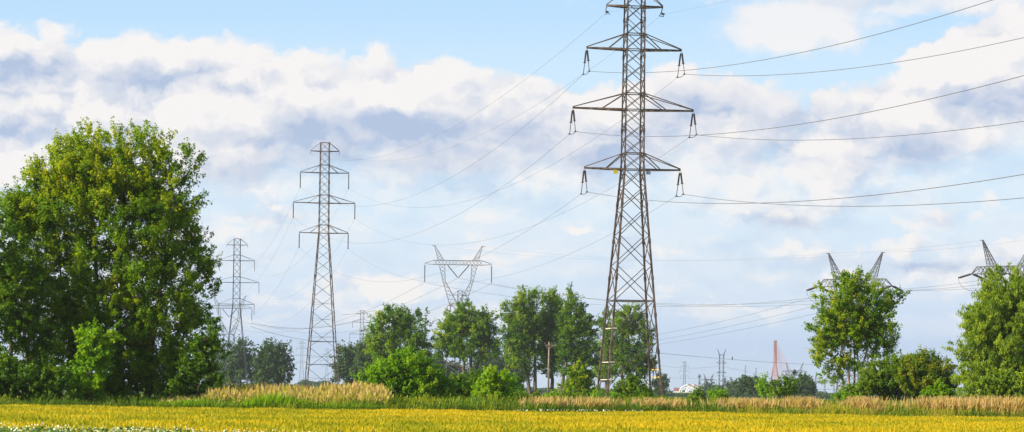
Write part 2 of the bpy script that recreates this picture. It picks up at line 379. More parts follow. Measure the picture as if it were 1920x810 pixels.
def barrel_pylon(label, loc, rz, ext=0.0, base_w=5.2, cross=True, double=False, plates=False, cages=False, k=1.0, detail=2, group=None, ins=2.7, mats=('rust', 'brace'), tone=1.0):
    """four levels of arms on a square lattice mast; k scales member thickness"""
    root = empty('transmission_pylon', loc, rz); tag(root, label, 'pylon', group)
    T = Tower(root, rz)
    ml, mbr = M[mats[0]], M[mats[1]]
    zb = 21.7 + ext
    arms = [(zb, 4.5, zb + 1.5), (zb + 5.5, 5.66, zb + 7.0), (zb + 11.05, 4.45, zb + 12.5), (zb + 15.0, 2.62, zb + 16.6)]
    ztop = zb + 16.6
    def hw(z):
        return (base_w + (1.78 - base_w) * z / zb) / 2 if z < zb else (1.78 - 0.2 * (z - zb) / 16.6) / 2
    C4 = ((-1, -1), (1, -1), (1, 1), (-1, 1))
    def cpt(i, z): h = hw(z); return Vector((C4[i][0] * h, C4[i][1] * h, z))
    for i in range(4):
        b = MB(); b.strut(cpt(i, -0.2), cpt(i, zb), 0.17 * k); b.strut(cpt(i, zb), cpt(i, ztop), 0.125 * k)
        if detail > 1:
            z = 1.5
            while z < ztop - 1:                                      # splice plates
                b.strut(cpt(i, z - 0.2), cpt(i, z + 0.2), 0.23 * k if z < zb else 0.18 * k); z += 3.4
        b.build('leg', ml, root)
        f = MB(); c = cpt(i, 0); f.box((c.x, c.y, 0.12), 0.8, 0.8, 0.5); f.build('footing', M['concrete'], root)
    # bracing
    b = MB(); th = 0.066 * k
    if cross: lev = [0.4, 5.9, 9.6, 12.8, 15.6, 18.0, 20.0, zb] if not ext else None
    if not cross or ext:
        lev = [0.9]; z = 0.9
        while z < zb - 1.2: z += max(1.6, hw(z) * 2 * 0.72); lev.append(min(z, zb))
        lev[-1] = zb
    for fi in range(4):
        j = (fi + 1) % 4
        for a, c in zip(lev[:-1], lev[1:]):
            stag = 0.0
            if cross and not ext:
                stag = 0.35 * (fi % 2)
                b.strut(cpt(fi, a + stag), cpt(j, c), th); b.strut(cpt(j, a + stag), cpt(fi, c), th)
            else:
                q = lev.index(a) % 2
                s_, e_ = (fi, j)
                if fi in (1, 3) and q: s_, e_ = j, fi
                b.strut(cpt(s_, a), cpt(e_, c), th * 1.15)
                if hw(a) * 2 > 3.6 and detail > 1:
                    mid = (cpt(s_, a) + cpt(e_, c)) / 2
                    b.strut(mid, cpt(e_, (a + c) / 2 - 0.2), th * 0.6); b.strut(mid, cpt(s_, (a + c) / 2 + 0.2), th * 0.6)
    for z in ((9.6,) if cross and not ext else (0.9, 5.6, 9.8)):
        for fi in range(4): b.strut(cpt(fi, z), cpt((fi + 1) % 4, z), th * 1.5)
    # mast bracing
    z = zb; n = 12 if detail > 1 else 9
    dz = 16.6 / n
    for q in range(n):
        a, c = zb + q * dz, zb + (q + 1) * dz
        for fi in range(4):
            j = (fi + 1) % 4; st = 0.3 * (fi % 2) if detail > 1 else 0
            b.strut(cpt(fi, a + st), cpt(j, min(c + st, ztop)), th * 0.85); b.strut(cpt(j, a + st), cpt(fi, min(c + st, ztop)), th * 0.85)
    for z in [a[0] for a in arms] + [a[2] for a in arms]:
        for fi in range(4): b.strut(cpt(fi, z), cpt((fi + 1) % 4, z), th * 1.3)
    b.build('lattice_bracing', mbr, root)
    # arms
    for ai, (z, half, zt) in enumerate(arms):
        for s in (-1, 1):
            b = MB(); h = hw(z); ht = hw(zt); tip = Vector((s * half, 0, z + 0.06))
            w = 0.14 * k
            for y in (-1, 1):
                b.strut((s * h, y * h, z), tip + Vector((0, y * 0.12, 0)), w)
                b.strut((s * ht, y * ht, zt), tip + Vector((0, y * 0.10, 0.1)), 0.075 * k)
                if ai < 3 and detail > 1:
                    mx_ = Vector((s * (h + (half - h) * 0.46), y * (h * 0.54 + 0.06), z))
                    b.strut((s * ht, y * ht, zt - 0.05), mx_, 0.08 * k)
            if detail > 1:
                m_ = 6
                for q in range(m_):
                    t0, t1 = q / m_, (q + 1) / m_
                    f0 = Vector((s * (h + (half - h) * t0), h * (1 - t0) + 0.12 * t0, z)); g0 = Vector((f0.x, -f0.y, z))
                    f1 = Vector((s * (h + (half - h) * t1), h * (1 - t1) + 0.12 * t1, z)); g1 = Vector((f1.x, -f1.y, z))
                    b.strut(f0, g1 if q % 2 else f1 * 1.0, 0.05 * k); b.strut(g0 if q % 2 else f0, f1 if q % 2 else g1, 0.05 * k)
            b.build('crossarm', ml, root)
            tip.z = z
            if ai == 3:
                b = MB()
                if double:
                    b.tube([tip, tip + Vector((-0.1, 0, -0.4)), tip + Vector((-0.3 * s, 0, -0.75)), tip + Vector((0.1 * s, 0.1, -0.8)), tip + Vector((0.2, 0, -0.5))], 0.045, 5)
                    b.box(tip + Vector((0, 0, -0.55)), 0.2, 0.2, 0.18)
                else: b.strut(tip, tip + Vector((0, 0, -0.55)), 0.07 * k)
                b.build('earth_wire_clamp', M['insul'], root)
                T.att[(ai, s, 1)] = T.att[(ai, s, -1)] = T.w(tip + Vector((0, 0, -0.6)))
            elif double:
                for y in (-1, 1):
                    b = MB(); p = tip + Vector((0, y * 0.25, -0.12)); q = tip + Vector((0, y * 1.5, -2.25))
                    insulator(b, p, q, 0.09, 12, True, 0.52)
                    b.build('insulator_string', M['insul'], root); T.att[(ai, s, y)] = T.w(q)
            else:
                b = MB(); q = tip + Vector((0, 0, -ins))
                if detail > 1: insulator(b, tip, q, 0.12 * k ** 0.5, 12, False, 0.97); b.box(q, 0.24, 0.3, 0.16)
                else: b.strut(tip, q, 0.13 * k)
                b.build('insulator_string', M['insul'], root)
                T.att[(ai, s, 1)] = T.att[(ai, s, -1)] = T.w(q)
    if plates:
        for x, mm in ((-1.72, 'yellow'), (1.35 , 'pale')):
            b = MB(); b.box((x, -hw(zb) * 0.7 - 0.12, zb - 0.28), 0.42, 0.03, 0.36); b.build('marker_plate', M[mm], root)
    if plates is None:
        pass
    if cages:
        for lvl in (2.3, 3.9, 7.0):                                   # horizontal anti-climbing bars across each side of the left legs
            b = MB(); h = hw(lvl)
            for y in (-1,):
                b.strut((-h - 0.15, -h, lvl), (-h - 0.15, h * 0.2, lvl), 0.10, 0.08)
                b.strut((-h - 0.02, -h - 0.12, lvl + 0.02), (-h + 0.4, -h - 0.12, lvl + 0.02), 0.09)
            b.build('anti_climb_bar', M['bar'], root)
        b = MB(); h = hw(3.2); b.strut((h + 0.12, -h * 0.9, 3.3), (h + 0.12, h * 0.6, 3.3), 0.2, 0.1)
        b.strut((h + 0.12, -h * 0.9, 2.6), (h + 0.12, h * 0.6, 2.6), 0.14, 0.1); b.build('anti_climb_bar', M['yellow'], root)
    return T

def delta_pylon(label, loc, rz, zbm, half, horn_x, horn_h, zw, bw, strain=False, beam_h=1.2, base_w=7.0, group=None, k=1.0, mat_='galv', pinch=3.9, cant=2.6, strdir=None):
    """Y shaped mast: body, two spread arms, a lattice beam with two peaks"""
    root = empty('transmission_pylon', loc, rz); tag(root, label, 'pylon', group)
    T = Tower(root, rz); m = M[mat_]; th = 0.16 * k
    def lat(mb, A, B, n, th):      # A, B: lists of two end points; zigzag between the two chords
        A = [Vector(a) for a in A]; B = [Vector(a) for a in B]
        mb.strut(A[0], A[1], th * 1.4); mb.strut(B[0], B[1], th * 1.4)
        for i in range(n):
            t0, t1 = i / n, (i + 1) / n
            a0, b0, a1, b1 = A[0].lerp(A[1], t0), B[0].lerp(B[1], t0), A[0].lerp(A[1], t1), B[0].lerp(B[1], t1)
            mb.strut(a0, b1, th * 0.7); mb.strut(b0, a1, th * 0.7)
    b2 = bw / 2; d2 = bw / 2; lean = 1.1 if strain else 0.0
    for sx in (-1, 1):
        for sy in (-1, 1):
            b = MB(); b.strut((sx * base_w / 2, sy * base_w / 2, -0.2), (sx * b2, sy * d2, zw), th * 1.6); b.build('leg', m, root)
    b = MB(); n = 6
    zs = [zw * (1 - (1 - i / n) ** 1.25) if False else zw * i / n for i in range(n + 1)]
    hh = lambda z: base_w / 2 + (b2 - base_w / 2) * z / zw
    for a, c in zip(zs[:-1], zs[1:]):
        for q in range(4):
            C4 = ((-1, -1), (1, -1), (1, 1), (-1, 1)); i, j = C4[q], C4[(q + 1) % 4]
            b.strut((i[0] * hh(a), i[1] * hh(a), a), (j[0] * hh(c), j[1] * hh(c), c), th * 0.7)
            b.strut((j[0] * hh(a), j[1] * hh(a), a), (i[0] * hh(c), i[1] * hh(c), c), th * 0.7)
            b.strut((i[0] * hh(c), i[1] * hh(c), c), (j[0] * hh(c), j[1] * hh(c), c), th * 0.7)
    b.build('lattice_body', m, root)
    yb = 0.75
    zp = zw + (zbm - zw) * 0.58
    for s in (-1, 1):
        b = MB()
        for y in (-1, 1):
            lat(b, [(s * b2, y * d2, zw - 1), (s * (pinch + 0.35), y * 0.9, zp)], [(s * 0.2, y * d2, zw + 0.3), (s * (pinch - 0.35), y * 0.9, zp)], 6, th * 0.7)
            lat(b, [(s * (pinch + 0.35), y * 0.9, zp), (s * (horn_x - 1.2), y * yb, zbm)], [(s * (pinch - 0.35), y * 0.9, zp), (s * (horn_x - 2.8), y * yb, zbm)], 4, th * 0.7)
        for t in np.linspace(0, 1, 6):
            for x0, x1 in ((b2, pinch + 0.35), (0.2, pinch - 0.35)):
                x = s * (x0 + (x1 - x0) * t); z = zw + (zp - zw) * t; y = d2 + (0.9 - d2) * t
                b.strut((x, -y, z), (x, y, z), th * 0.6)
        b.build('spread_arm', m, root)
        b = MB()                                                     # peak for the earth wire
        for y in (-1, 1):
            lat(b, [(s * (horn_x - 0.9 - lean), y * yb, zbm + beam_h), (s * (horn_x + 0.2), y * 0.1, zbm + beam_h + horn_h)], [(s * (horn_x - 2.6 - lean * 1.5), y * yb, zbm + beam_h), (s * (horn_x), y * 0.1, zbm + beam_h + horn_h)], 6, th * 0.65)
        for t in np.linspace(0.1, 0.9, 6):
            for x0 in (horn_x - 0.9 - lean, horn_x - 2.6 - lean * 1.5):
                x = s * (x0 + (horn_x + 0.1 - x0) * t); z = zbm + beam_h + horn_h * t
                b.strut((x, -yb * (1 - t), z), (x, yb * (1 - t), z), th * 0.5)
        b.strut((s * (horn_x + 0.9), 0, zbm + beam_h + horn_h), (s * (horn_x - 0.2), 0, zbm + beam_h + horn_h), th)
        b.build('peak', m, root)
        T.att[(3, s)] = T.w((s * horn_x, 0, zbm + beam_h + horn_h))
    b = MB(); xe = half - cant if strain else horn_x + 0.2
    nb = 14
    for y in (-1, 1):
        lat(b, [(-xe, y * yb, zbm + beam_h), (xe, y * yb, zbm + beam_h)], [(-xe, y * yb, zbm), (xe, y * yb, zbm)], nb, th * 0.75)
        for s in (-1, 1):
            b.strut((s * xe, y * yb, zbm + beam_h), (s * half, y * 0.1, zbm + (0.1 if strain else 0.35)), th)
            b.strut((s * xe, y * yb, zbm), (s * half, y * 0.1, zbm + (0 if strain else 0.2)), th)
    for q in range(nb + 1):
        x = -xe + 2 * xe * q / nb
        for z in (zbm, zbm + beam_h): b.strut((x, -yb, z), (x, yb, z), th * 0.5)
    b.build('crossbeam', m, root)
    if not strain:
        for s in (-1, 1):
            b = MB(); p = Vector((s * half, 0, zbm)); q = p - Vector((0, 0, 5.1)); insulator(b, p, q, 0.17, 16, False, 0.97)
            b.build('insulator_string', M['insul'], root); T.att[(0, s)] = T.w(q)
            b = MB(); p = Vector((s * 3.1, 0, zbm)); q = Vector((0, 0, zbm - 3.7)); insulator(b, p, q, 0.17, 14, False, 0.97)
            b.build('insulator_string', M['insul'], root)
        T.att[(0, 0)] = T.w((0, 0, zbm - 3.7))
    else:
        for s in (-1, 0, 1):
            for y in (-1, 1):
                b = MB(); p = Vector((s * half, y * 0.4, zbm)); q = p + Vector((0, y * 5.6, -1.25))
                for dx in (-0.2, 0.2): insulator(b, p + Vector((dx, 0, 0)), q + Vector((dx, 0, 0)), 0.24, 16, False, 0.97)
                b.build('insulator_string', M['insul'], root); T.att[(0, s, y)] = T.w(q)
            b = MB()                                                  # jumper loop under the arm
            b.tube([Vector((s * half, 6.0 * math.sin(t), zbm - 1.25 - 3.2 * math.cos(t))) for t in np.linspace(-1.57, 1.57, 15)], 0.05, 4)
            b.build('jumper_loop', M['wire'], root)
    return T

def wire(label, p, q, sag, r=0.03, group=None, n=40, name='power_line'):
    b = MB(); p = Vector(p); q = Vector(q)
    b.tube([p.lerp(q, t) - Vector((0, 0, 4 * sag * t * (1 - t))) for t in np.linspace(0, 1, n)], r, 5)
    o = b.build(name, M['wire'], smooth=True); tag(o, label, 'power line', group)
    return o

LINE = math.atan(0.156)           # the line runs back to the left by this angle
L1 = ground_xy(1180, 295); L2 = ground_xy(603, 587); L3 = ground_xy(441, 811)
GP = 'pylons of the double line marching away to the left'
T1 = barrel_pylon('tall rust-brown lattice pylon with paired hanging insulators, nearest and cut by the picture top', L1, LINE * 1.05, double=True, plates=True, cages=True, group=GP)
T2 = barrel_pylon('complete three-armed lattice pylon standing behind the reeds, its foot between bushes', L2, LINE, ext=8.0, base_w=6.0, cross=False, k=0.9, group=GP)
T3 = barrel_pylon('smaller hazy lattice pylon just right of the big leafy tree, behind distant trees', L3, LINE, ext=0.6, base_w=6.4, cross=False, k=0.85, group=GP, detail=1, ins=2.6, mats=('galvdark', 'galvdark'))
# spans towards the camera: the next pylon stands right of the picture
T0loc = L1 + Vector((math.sin(LINE) * 300, -math.cos(LINE) * 300, 0))
def off(T, locn, rz, z, x, dz=0): return Vector(locn) + Vector((x * math.cos(rz), x * math.sin(rz), z + dz))
Z1 = {0: (19.5, 4.5), 1: (25.0, 5.66), 2: (30.5, 4.45), 3: (36.1, 2.62)}
nm = {0: 'lowest', 1: 'middle', 2: 'top'}
sd_ = {-1: 'left', 1: 'right'}
for ai in (0, 1, 2):
    for s in (-1, 1):
        z, x = Z1[ai]
        wire('conductor sweeping off to the right from the tall pylon\'s %s long arm, %s end' % (nm[ai], sd_[s]), T1.att[(ai, s, -1)], off(T1, T0loc, LINE, z, s * x), (6.9, 7.6, 8.3)[ai], 0.021)
        wire('short jumper under the paired insulators of the tall pylon\'s %s arm, %s end' % (nm[ai], sd_[s]), T1.att[(ai, s, -1)], T1.att[(ai, s, 1)], 0.12, 0.03, n=8, name='jumper_wire')
        wire('conductor sagging between the tall pylon and the second pylon, %s arm, %s end' % (nm[ai], sd_[s]), T1.att[(ai, s, 1)], T2.att[(ai, s, -1)], 7.2, 0.012)
        wire('faint conductor between the second pylon and the hazy third pylon, %s arm, %s end' % (nm[ai], sd_[s]), T2.att[(ai, s, 1)], T3.att[(ai, s, -1)], 6.5, 0.012)
for s in (-1, 1):
    wire('thin earth wire leaving the tall pylon\'s short uppermost arm to the right, %s end' % sd_[s], T1.att[(3, s, -1)], off(T1, T0loc, LINE, 36.1, s * 2.62), 6.0, 0.006)
    wire('thin earth wire between the tall and the second pylon, %s end of short arm' % sd_[s], T1.att[(3, s, 1)], T2.att[(3, s, -1)], 5.6, 0.010)

GD = 'Y-shaped pylons of the wide crossbeam line'
PM = delta_pylon('Y-shaped lattice pylon with V insulators rising behind the trees in the middle', ground_xy(856, 900), R(2), 36.6, 9.4, 6.6, 4.1, 25.5, 4.0, group=GD, k=0.75)
PL = delta_pylon('Y-shaped pylon half hidden by the big leafy tree, crossbeam crossing the hazy pylon', ground_xy(428, 1340), R(6), 34.4, 9.4, 6.6, 4.1, 23.5, 4.0, group=GD, k=0.9)
PR = delta_pylon('dark Y-shaped pylon whose two peaks stick out above the slender tree on the right', ground_xy(1600, 850), R(-36), 30.4, 11.2, 8.1, 7.0, 20.0, 4.0, strain=True, beam_h=1.9, group=GD, mat_='galvdark', pinch=4.6, cant=2.2, k=1.15)
PQ = delta_pylon('dark Y-shaped pylon at the right picture edge, beam above the willow', ground_xy(1886, 840), R(-44), 34.0, 11.4, 8.0, 7.0, 22.0, 4.0, strain=True, beam_h=1.9, group=GD, mat_='galvdark', pinch=4.6, cant=2.2, k=1.2)
for s, a in ((-1, 'left'), (0, 'central'), (1, 'right')):
    wire('hazy conductor between the half hidden and the middle Y pylon, %s phase' % a, PL.att[(0, s)], PM.att[(0, s)], 9.0, 0.035)
    wire('hazy conductor from the middle Y pylon rightwards behind the tall pylon, %s phase' % a, PM.att[(0, s)], PR.att[(0, s, 1)] - Vector((0, 0, 1.0)), 4.6, 0.035)
    wire('conductor between the two dark Y pylons on the right, %s phase' % a, PR.att[(0, s, -1)], PQ.att[(0, s, 1)], 1.2, 0.035)
for s, a in ((-1, 'left'), (1, 'right')):
    wire('thin wire joining the peaks of the dark Y pylons, %s peak' % a, PR.att[(3, s)], PQ.att[(3, s)], 0.6, 0.015)
    wire('thin wire from the middle Y pylon to the peaks above the slender tree, %s peak' % a, PM.att[(3, s)], PR.att[(3, s)], 3.0, 0.012)
# the lower trio that dips left of the slender tree
far_pt = [at(690, 606, 1500), at(664, 632, 1500), at(664, 648, 1500)]
for i, s in enumerate((-1, 0, 1)):
    q = PR.att[(0, s, 1)]
    wire(('upper', 'middle', 'lower')[i] + ' of three lines dipping left from the slender tree to the middle trees', q, far_pt[i], 13 - i, 0.04)

# distant pylons
GF = 'far pylons in the haze'
far_spec = [
    (677, 1500, 'barrel', 'hazy pylon behind the dark trees left of the middle bushes', 0.0, 1.0),
    (565, 2500, 'barrel', 'tiny pylon in the haze left of the second pylon\'s legs', 0.0, 1.0),
    (612, 2900, 'barrel', 'tiny faint pylon seen through the second pylon\'s legs', 0.0, 0.8),
    (860, 1160, 'barrel', 'narrow pylon top seen inside the fork of the middle Y pylon', -0.8, 1.0),
    (1283, 3600, 'barrel', 'tiny faint pylon right above the white arches', 0.0, 1.0),
]
for px, d, kd, lab, ext, kk in far_spec:
    T = barrel_pylon(lab, ground_xy(px, d), R(4), ext=ext, base_w=4.6, cross=False, k=1.3 * kk, detail=1, group=GF, mats=('galvdark', 'galvdark'))

def mast(name, label, px, d, h, w, arms=(), catg='mast', k=1.0, twin=False):
    """slender lattice mast with optional arms (z, half)"""
    root = empty(name, ground_xy(px, d)); tag(root, label, catg)
    for sx in ((-1, 1) if twin else (0,)):
        b = MB(); o = sx * w * 1.5
        for i in (-1, 1):
            for j in (-1, 1): b.strut((o + i * w / 2, j * w / 2, -0.2), (o + i * w * 0.3, j * w * 0.3, h), 0.2 * k)
        n = max(4, int(h / 2.6))
        for q in range(n):
            a, c = h * q / n, h * (q + 1) / n
            for j in (-1, 1):
                b.strut((o - w * 0.45, j * w * 0.4, a), (o + w * 0.45, j * w * 0.4, c), 0.13 * k); b.strut((o + w * 0.45, j * w * 0.4, a), (o - w * 0.45, j * w * 0.4, c), 0.13 * k)
        b.build('mast_shaft', M['galvdark'], root)
    for z, hf in arms:
        b = MB(); b.strut((-hf, 0, z), (hf, 0, z), 0.3 * k); b.strut((-hf, 0, z), (0, 0, z + 1.4), 0.16 * k); b.strut((hf, 0, z), (0, 0, z + 1.4), 0.16 * k)
        b.build('crossarm', M['galvdark'], root)
    if twin:
        for s in (-1, 1):
            b = MB(); b.strut((s * w * 1.2, 0, h), (s * (w * 1.5 + 1.6), 0, h + 4.2), 0.3); b.strut((s * w * 1.9, 0, h), (s * (w * 1.5 + 1.6), 0, h + 4.2), 0.25)
            b.build('peak', M['galvdark'], root)
        b = MB(); b.strut((-w * 2.4, 0, h), (w * 2.4, 0, h), 0.5); b.build('crossbeam', M['galvdark'], root)
    return root
mast('lattice_mast', 'slender twin lattice tower with spread peaks between white arches and distant trees', 1352, 2300, 29.8, 0.95, ((24, 3.6), (17, 3.6)), 'pylon', 1.2, True)
mast('lattice_mast', 'short post with cap right beside the white arches', 1311, 1500, 10.5, 0.7, ((9.4, 0.9),), 'mast', 0.9)
mast('lattice_mast', 'short dark mast at the foot of the twin lattice tower', 1359, 1700, 10.5, 0.9, ((8.4, 2.6), (6.0, 2.0)), 'mast', 1.0)
mast('lattice_mast', 'thin pale aerial left above the dome-shaped distant tree', 1397, 3800, 37, 1.4, (), 'mast', 1.0)
mast('lattice_mast', 'thin pale aerial right above the dome-shaped distant tree', 1417, 3800, 34, 1.4, (), 'mast', 1.0)
delta_pylon('small hazy Y-shaped pylon right of the red bridge tower', ground_xy(1489, 2600), R(-5), 20.5, 10.2, 6.6, 6.0, 12.0, 3.4, group=GD, k=1.9, mat_='galvdark')
delta_pylon('tiny Y-shaped pylon left of the twin lattice tower', ground_xy(1328, 3200), R(5), 15.5, 8.0, 4.6, 5.0, 9.0, 3.0, group=GD, k=1.8, mat_='galvdark')

# switchyard gantries
root = empty('switchyard_gantry', ground_xy(1540, 1900)); tag(root, 'pale steel switchyard frames left behind the slender tree', 'gantry')
for x in (-9, -3.5, 2, 7.5, 13):
    b = MB(); hgt = 13 if int(x) % 2 else 10
    for s in (-0.5, 0.5): b.strut((x + s, 0, 0), (x + s * 0.4, 0, hgt), 0.28)
    for z in range(0, hgt, 2): b.strut((x - 0.45, 0, z), (x + 0.45, 0, z + 2), 0.14)
    b.build('post', M['galv'], root)
b = MB()
for z in (9.0, 9.8): b.strut((-9, 0, z), (13, 0, z), 0.22)
for x in range(-9, 13): b.strut((x, 0, 9.0 + 0.8 * (x % 2)), (x + 1, 0, 9.8 - 0.8 * (x % 2)), 0.12)
b.strut((-9, 0, 5.2), (13, 0, 5.2), 0.2)
b.build('beam', M['galv'], root)

# faint distant lines
D1 = at(1283, 690, 3600)
for i, (a, b_, dA, dB, sag) in enumerate([((1245, 663), (1530, 700), 2300, 2300, 1.0), ((1235, 684), (1348, 686), 2300, 2300, 2.0), ((1352, 686), (1500, 705), 2300, 2600, 2.0), ((1235, 705), (1348, 704), 2300, 2300, 2.0), ((1352, 704), (1520, 712), 2300, 2300, 2.5), ((470, 606), (677, 600), 1400, 1500, 3.0), ((470, 612), (640, 640), 1340, 1500, 2.0), ((640, 590), (700, 583), 1500, 1500, 0.3)]):
    lab = ['faint far line above the bridge tower and distant trees', 'faint sagging line left of the twin lattice tower, upper', 'faint sagging line right of the twin lattice tower, upper', 'faint sagging line left of the twin lattice tower, lower', 'faint sagging line right of the twin lattice tower, lower', 'faint line crossing behind the second pylon, upper', 'faint line crossing behind the second pylon, lower', 'short faint line over the top of the hazy middle-left pylon'][i]
    if i == 0: continue
    wire(lab, at(a[0], a[1], dA), at(b_[0], b_[1], dB), sag, 0.07, n=20)

# ------------------------------------------------------------------ wooden pole, its wire, a bird
root = empty('wooden_pole', ground_xy(1028, 520)); tag(root, 'weathered wooden utility pole with short crossarm in front of the middle poplars', 'utility pole')
b = MB(); b.tube([(0, 0, -0.2), (0, 0, 4.5), (0.03, 0, 9.3)], [0.17, 0.15, 0.12], 10); b.build('shaft', M['wood'], root, True)
b = MB(); b.strut((-0.6, -0.16, 8.75), (1.15, -0.16, 8.75), 0.14, 0.12); b.strut((-0.6, -0.16, 8.7), (0, -0.12, 8.1), 0.09); b.strut((0.7, -0.16, 8.7), (0, -0.12, 8.1), 0.09); b.build('crossarm', M['wood'], root)
for x in (-0.65, 1.05, 0.45):
    b = MB(); b.tube([(x, -0.16, 8.84), (x, -0.16, 8.95), (x, -0.16, 9.05), (x, -0.16, 9.2), (x, -0.16, 9.24)], [0.03, 0.1, 0.07, 0.1, 0.03], 8); b.build('insulator', M['insul'], root)
wp = Vector(root.location) + Vector((1.05, -0.16, 9.25))
root2 = empty('wooden_pole', ground_xy(1668, 870)); tag(root2, 'wooden pole almost hidden behind the slender tree and bushes on the right', 'utility pole')
for ch in list(root.children):
    c = ch.copy(); sc.collection.objects.link(c); c.parent = root2
wq = Vector(root2.location) + Vector((0.45, -0.16, 9.25))
SAGB = 0.9
wire('low thin line carrying a bird, between the wooden pole and the slender tree', wp, wq, SAGB, 0.03)
t_b = 0.0
best = 9e9
for t in np.linspace(0, 1, 400):
    p = wp.lerp(wq, t)
    e = abs(960 + FPX * p.x / p.y - 1372)
    if e < best: best, t_b = e, t
pb = wp.lerp(wq, t_b) - Vector((0, 0, 4 * SAGB * t_b * (1 - t_b)))
b = MB()
prof = [(-0.02, -0.26, 0.015), (0.0, -0.16, 0.05), (0.0, -0.05, 0.10), (0.0, 0.06, 0.13), (0.0, 0.18, 0.125), (0, 0.27, 0.085), (0, 0.32, 0.07), (0, 0.37, 0.08), (0, 0.42, 0.065), (0, 0.455, 0.02)]
b.tube([(x, -0.10 * (z - 0.1), z + 0.14) for x, z, r in prof], [r for x, z, r in prof], 12)
b.tube([(0, -0.08, 0.52), (0, -0.15, 0.51), (0, -0.2, 0.49)], [0.03, 0.02, 0.004], 6)
for s in (-1, 1): b.tube([(s * 0.04, 0, 0.14), (s * 0.045, 0, 0.03)], 0.012, 5)
bd = b.build('bird', M['black'], smooth=True); bd.location = pb; bd.rotation_euler = (0, 0, 0.9)
tag(bd, 'small black bird perched upright on the thin low line', 'bird')

# ------------------------------------------------------------------ red bridge tower, white arches, billboard
root = empty('bridge_tower', ground_xy(1452.5, 4200), 0.0); tag(root, 'tall red A-shaped cable bridge tower far off in the haze', 'bridge tower')
H = 73.0
for s in (-1, 1):
    b = MB(); b.strut((s * 8.6, 0, -0.5), (s * 1.5, 0, 41), 1.9, 3.0); b.strut((s * 1.5, 0, 41), (s * 1.0, 0, H), 1.9, 3.0); b.build('leg', M['redpaint'], root)
b = MB(); b.box((0, 0, 56), 1.0, 2.6, 30); b.box((0, 0, H - 0.2), 4.6, 4.2, 1.6); b.build('head', M['redpaint'], root)
b = MB(); b.box((0, 0, 10), 16, 5, 1.6); b.build('deck_beam', M['redpaint'], root)
for s in (-1, 1):
    for i in range(9):
        b = MB(); b.strut((s * 2.4, 0, 50 + i * 2.4), (s * (6.0 + i * 1.1), -60 - 22 * i, 8), 0.30); b.build('stay_cable', M['redpaint'], root)

root = empty('arch_hall', ground_xy(1293, 2400)); tag(root, 'small white and red arches of a distant hall on the horizon', 'building')
for q, (x0, r_, z0) in enumerate(((-1.5, 6.3, 1.5), (3.2, 5.6, 2.2))):
    b = MB(); b.tube([(x0 + r_ * math.cos(t), q * 6, z0 + r_ * 1.02 * math.sin(t)) for t in np.linspace(0, math.pi, 22)], 0.5, 8)
    b.tube([(x0 + (r_ - 1.4) * math.cos(t), q * 6, z0 + (r_ - 1.4) * 1.02 * math.sin(t)) for t in np.linspace(0, math.pi, 22)], 0.3, 6)
    for t in np.linspace(0, math.pi, 12):
        b.strut((x0 + r_ * math.cos(t), q * 6, z0 + r_ * 1.02 * math.sin(t)), (x0 + (r_ - 1.4) * math.cos(t + 0.1), q * 6, z0 + (r_ - 1.4) * 1.02 * math.sin(t + 0.1)), 0.25)
    b.build('arch', M['white'], root)
    b = MB(); b.tube([(x0 + r_ * math.cos(t), q * 6 - 0.55, z0 + 0.4 + r_ * 1.06 * math.sin(t)) for t in np.linspace(0.55, 1.55, 8)], 0.38, 6); b.build('red_stripe', M['redpaint'], root)
b = MB(); b.box((-4.0, 3, 1.4), 17, 8, 2.8); b.build('hall', M['white'], root)
root = empty('billboard', ground_xy(1268.5, 2300)); tag(root, 'tiny red topped signboard left of the white arches', 'billboard')
b = MB(); b.box((0, 0, 4.6), 4.0, 0.5, 2.4); b.build('panel', M['redpaint'], root)
b = MB(); b.box((0, 0.1, 1.7), 4.0, 0.5, 3.4); b.build('base_panel', M['white'], root)

# ------------------------------------------------------------------ trees
rng = np.random.default_rng(5)
def unit(v): return v / np.maximum(np.linalg.norm(v, axis=-1, keepdims=True), 1e-9)

def leaf_quads(c, size, droop=None, aspect=0.62, seed=0, outw=None, align=1.0):
    """one rhombic leaf per centre; leaves lie like shingles on their spray, facing out of it"""
    n = len(c); r = np.random.default_rng(seed)
    nrm = r.normal(size=(n, 3)) * 0.62 + np.array([0, 0, 0.35])
    nrm = unit(nrm + outw * align) if outw is not None else unit(nrm)
    a = unit(np.cross(nrm, r.normal(size=(n, 3))))
    if droop is not None:
        a = unit(a * 0.35 + np.array([0, 0, -1.0]) * droop + r.normal(size=(n, 3)) * 0.18)
        nrm = unit(nrm - a * np.sum(a * nrm, -1, keepdims=True))
    b = np.cross(nrm, a)
    L = (size * r.uniform(0.65, 1.35, n))[:, None]; W = L * aspect
    fold = nrm * L * 0.12
    v = np.stack([c - a * L / 2, c + b * W / 2 + fold, c + a * L / 2, c - b * W / 2 + fold], 1)
    return v.reshape(-1, 3)

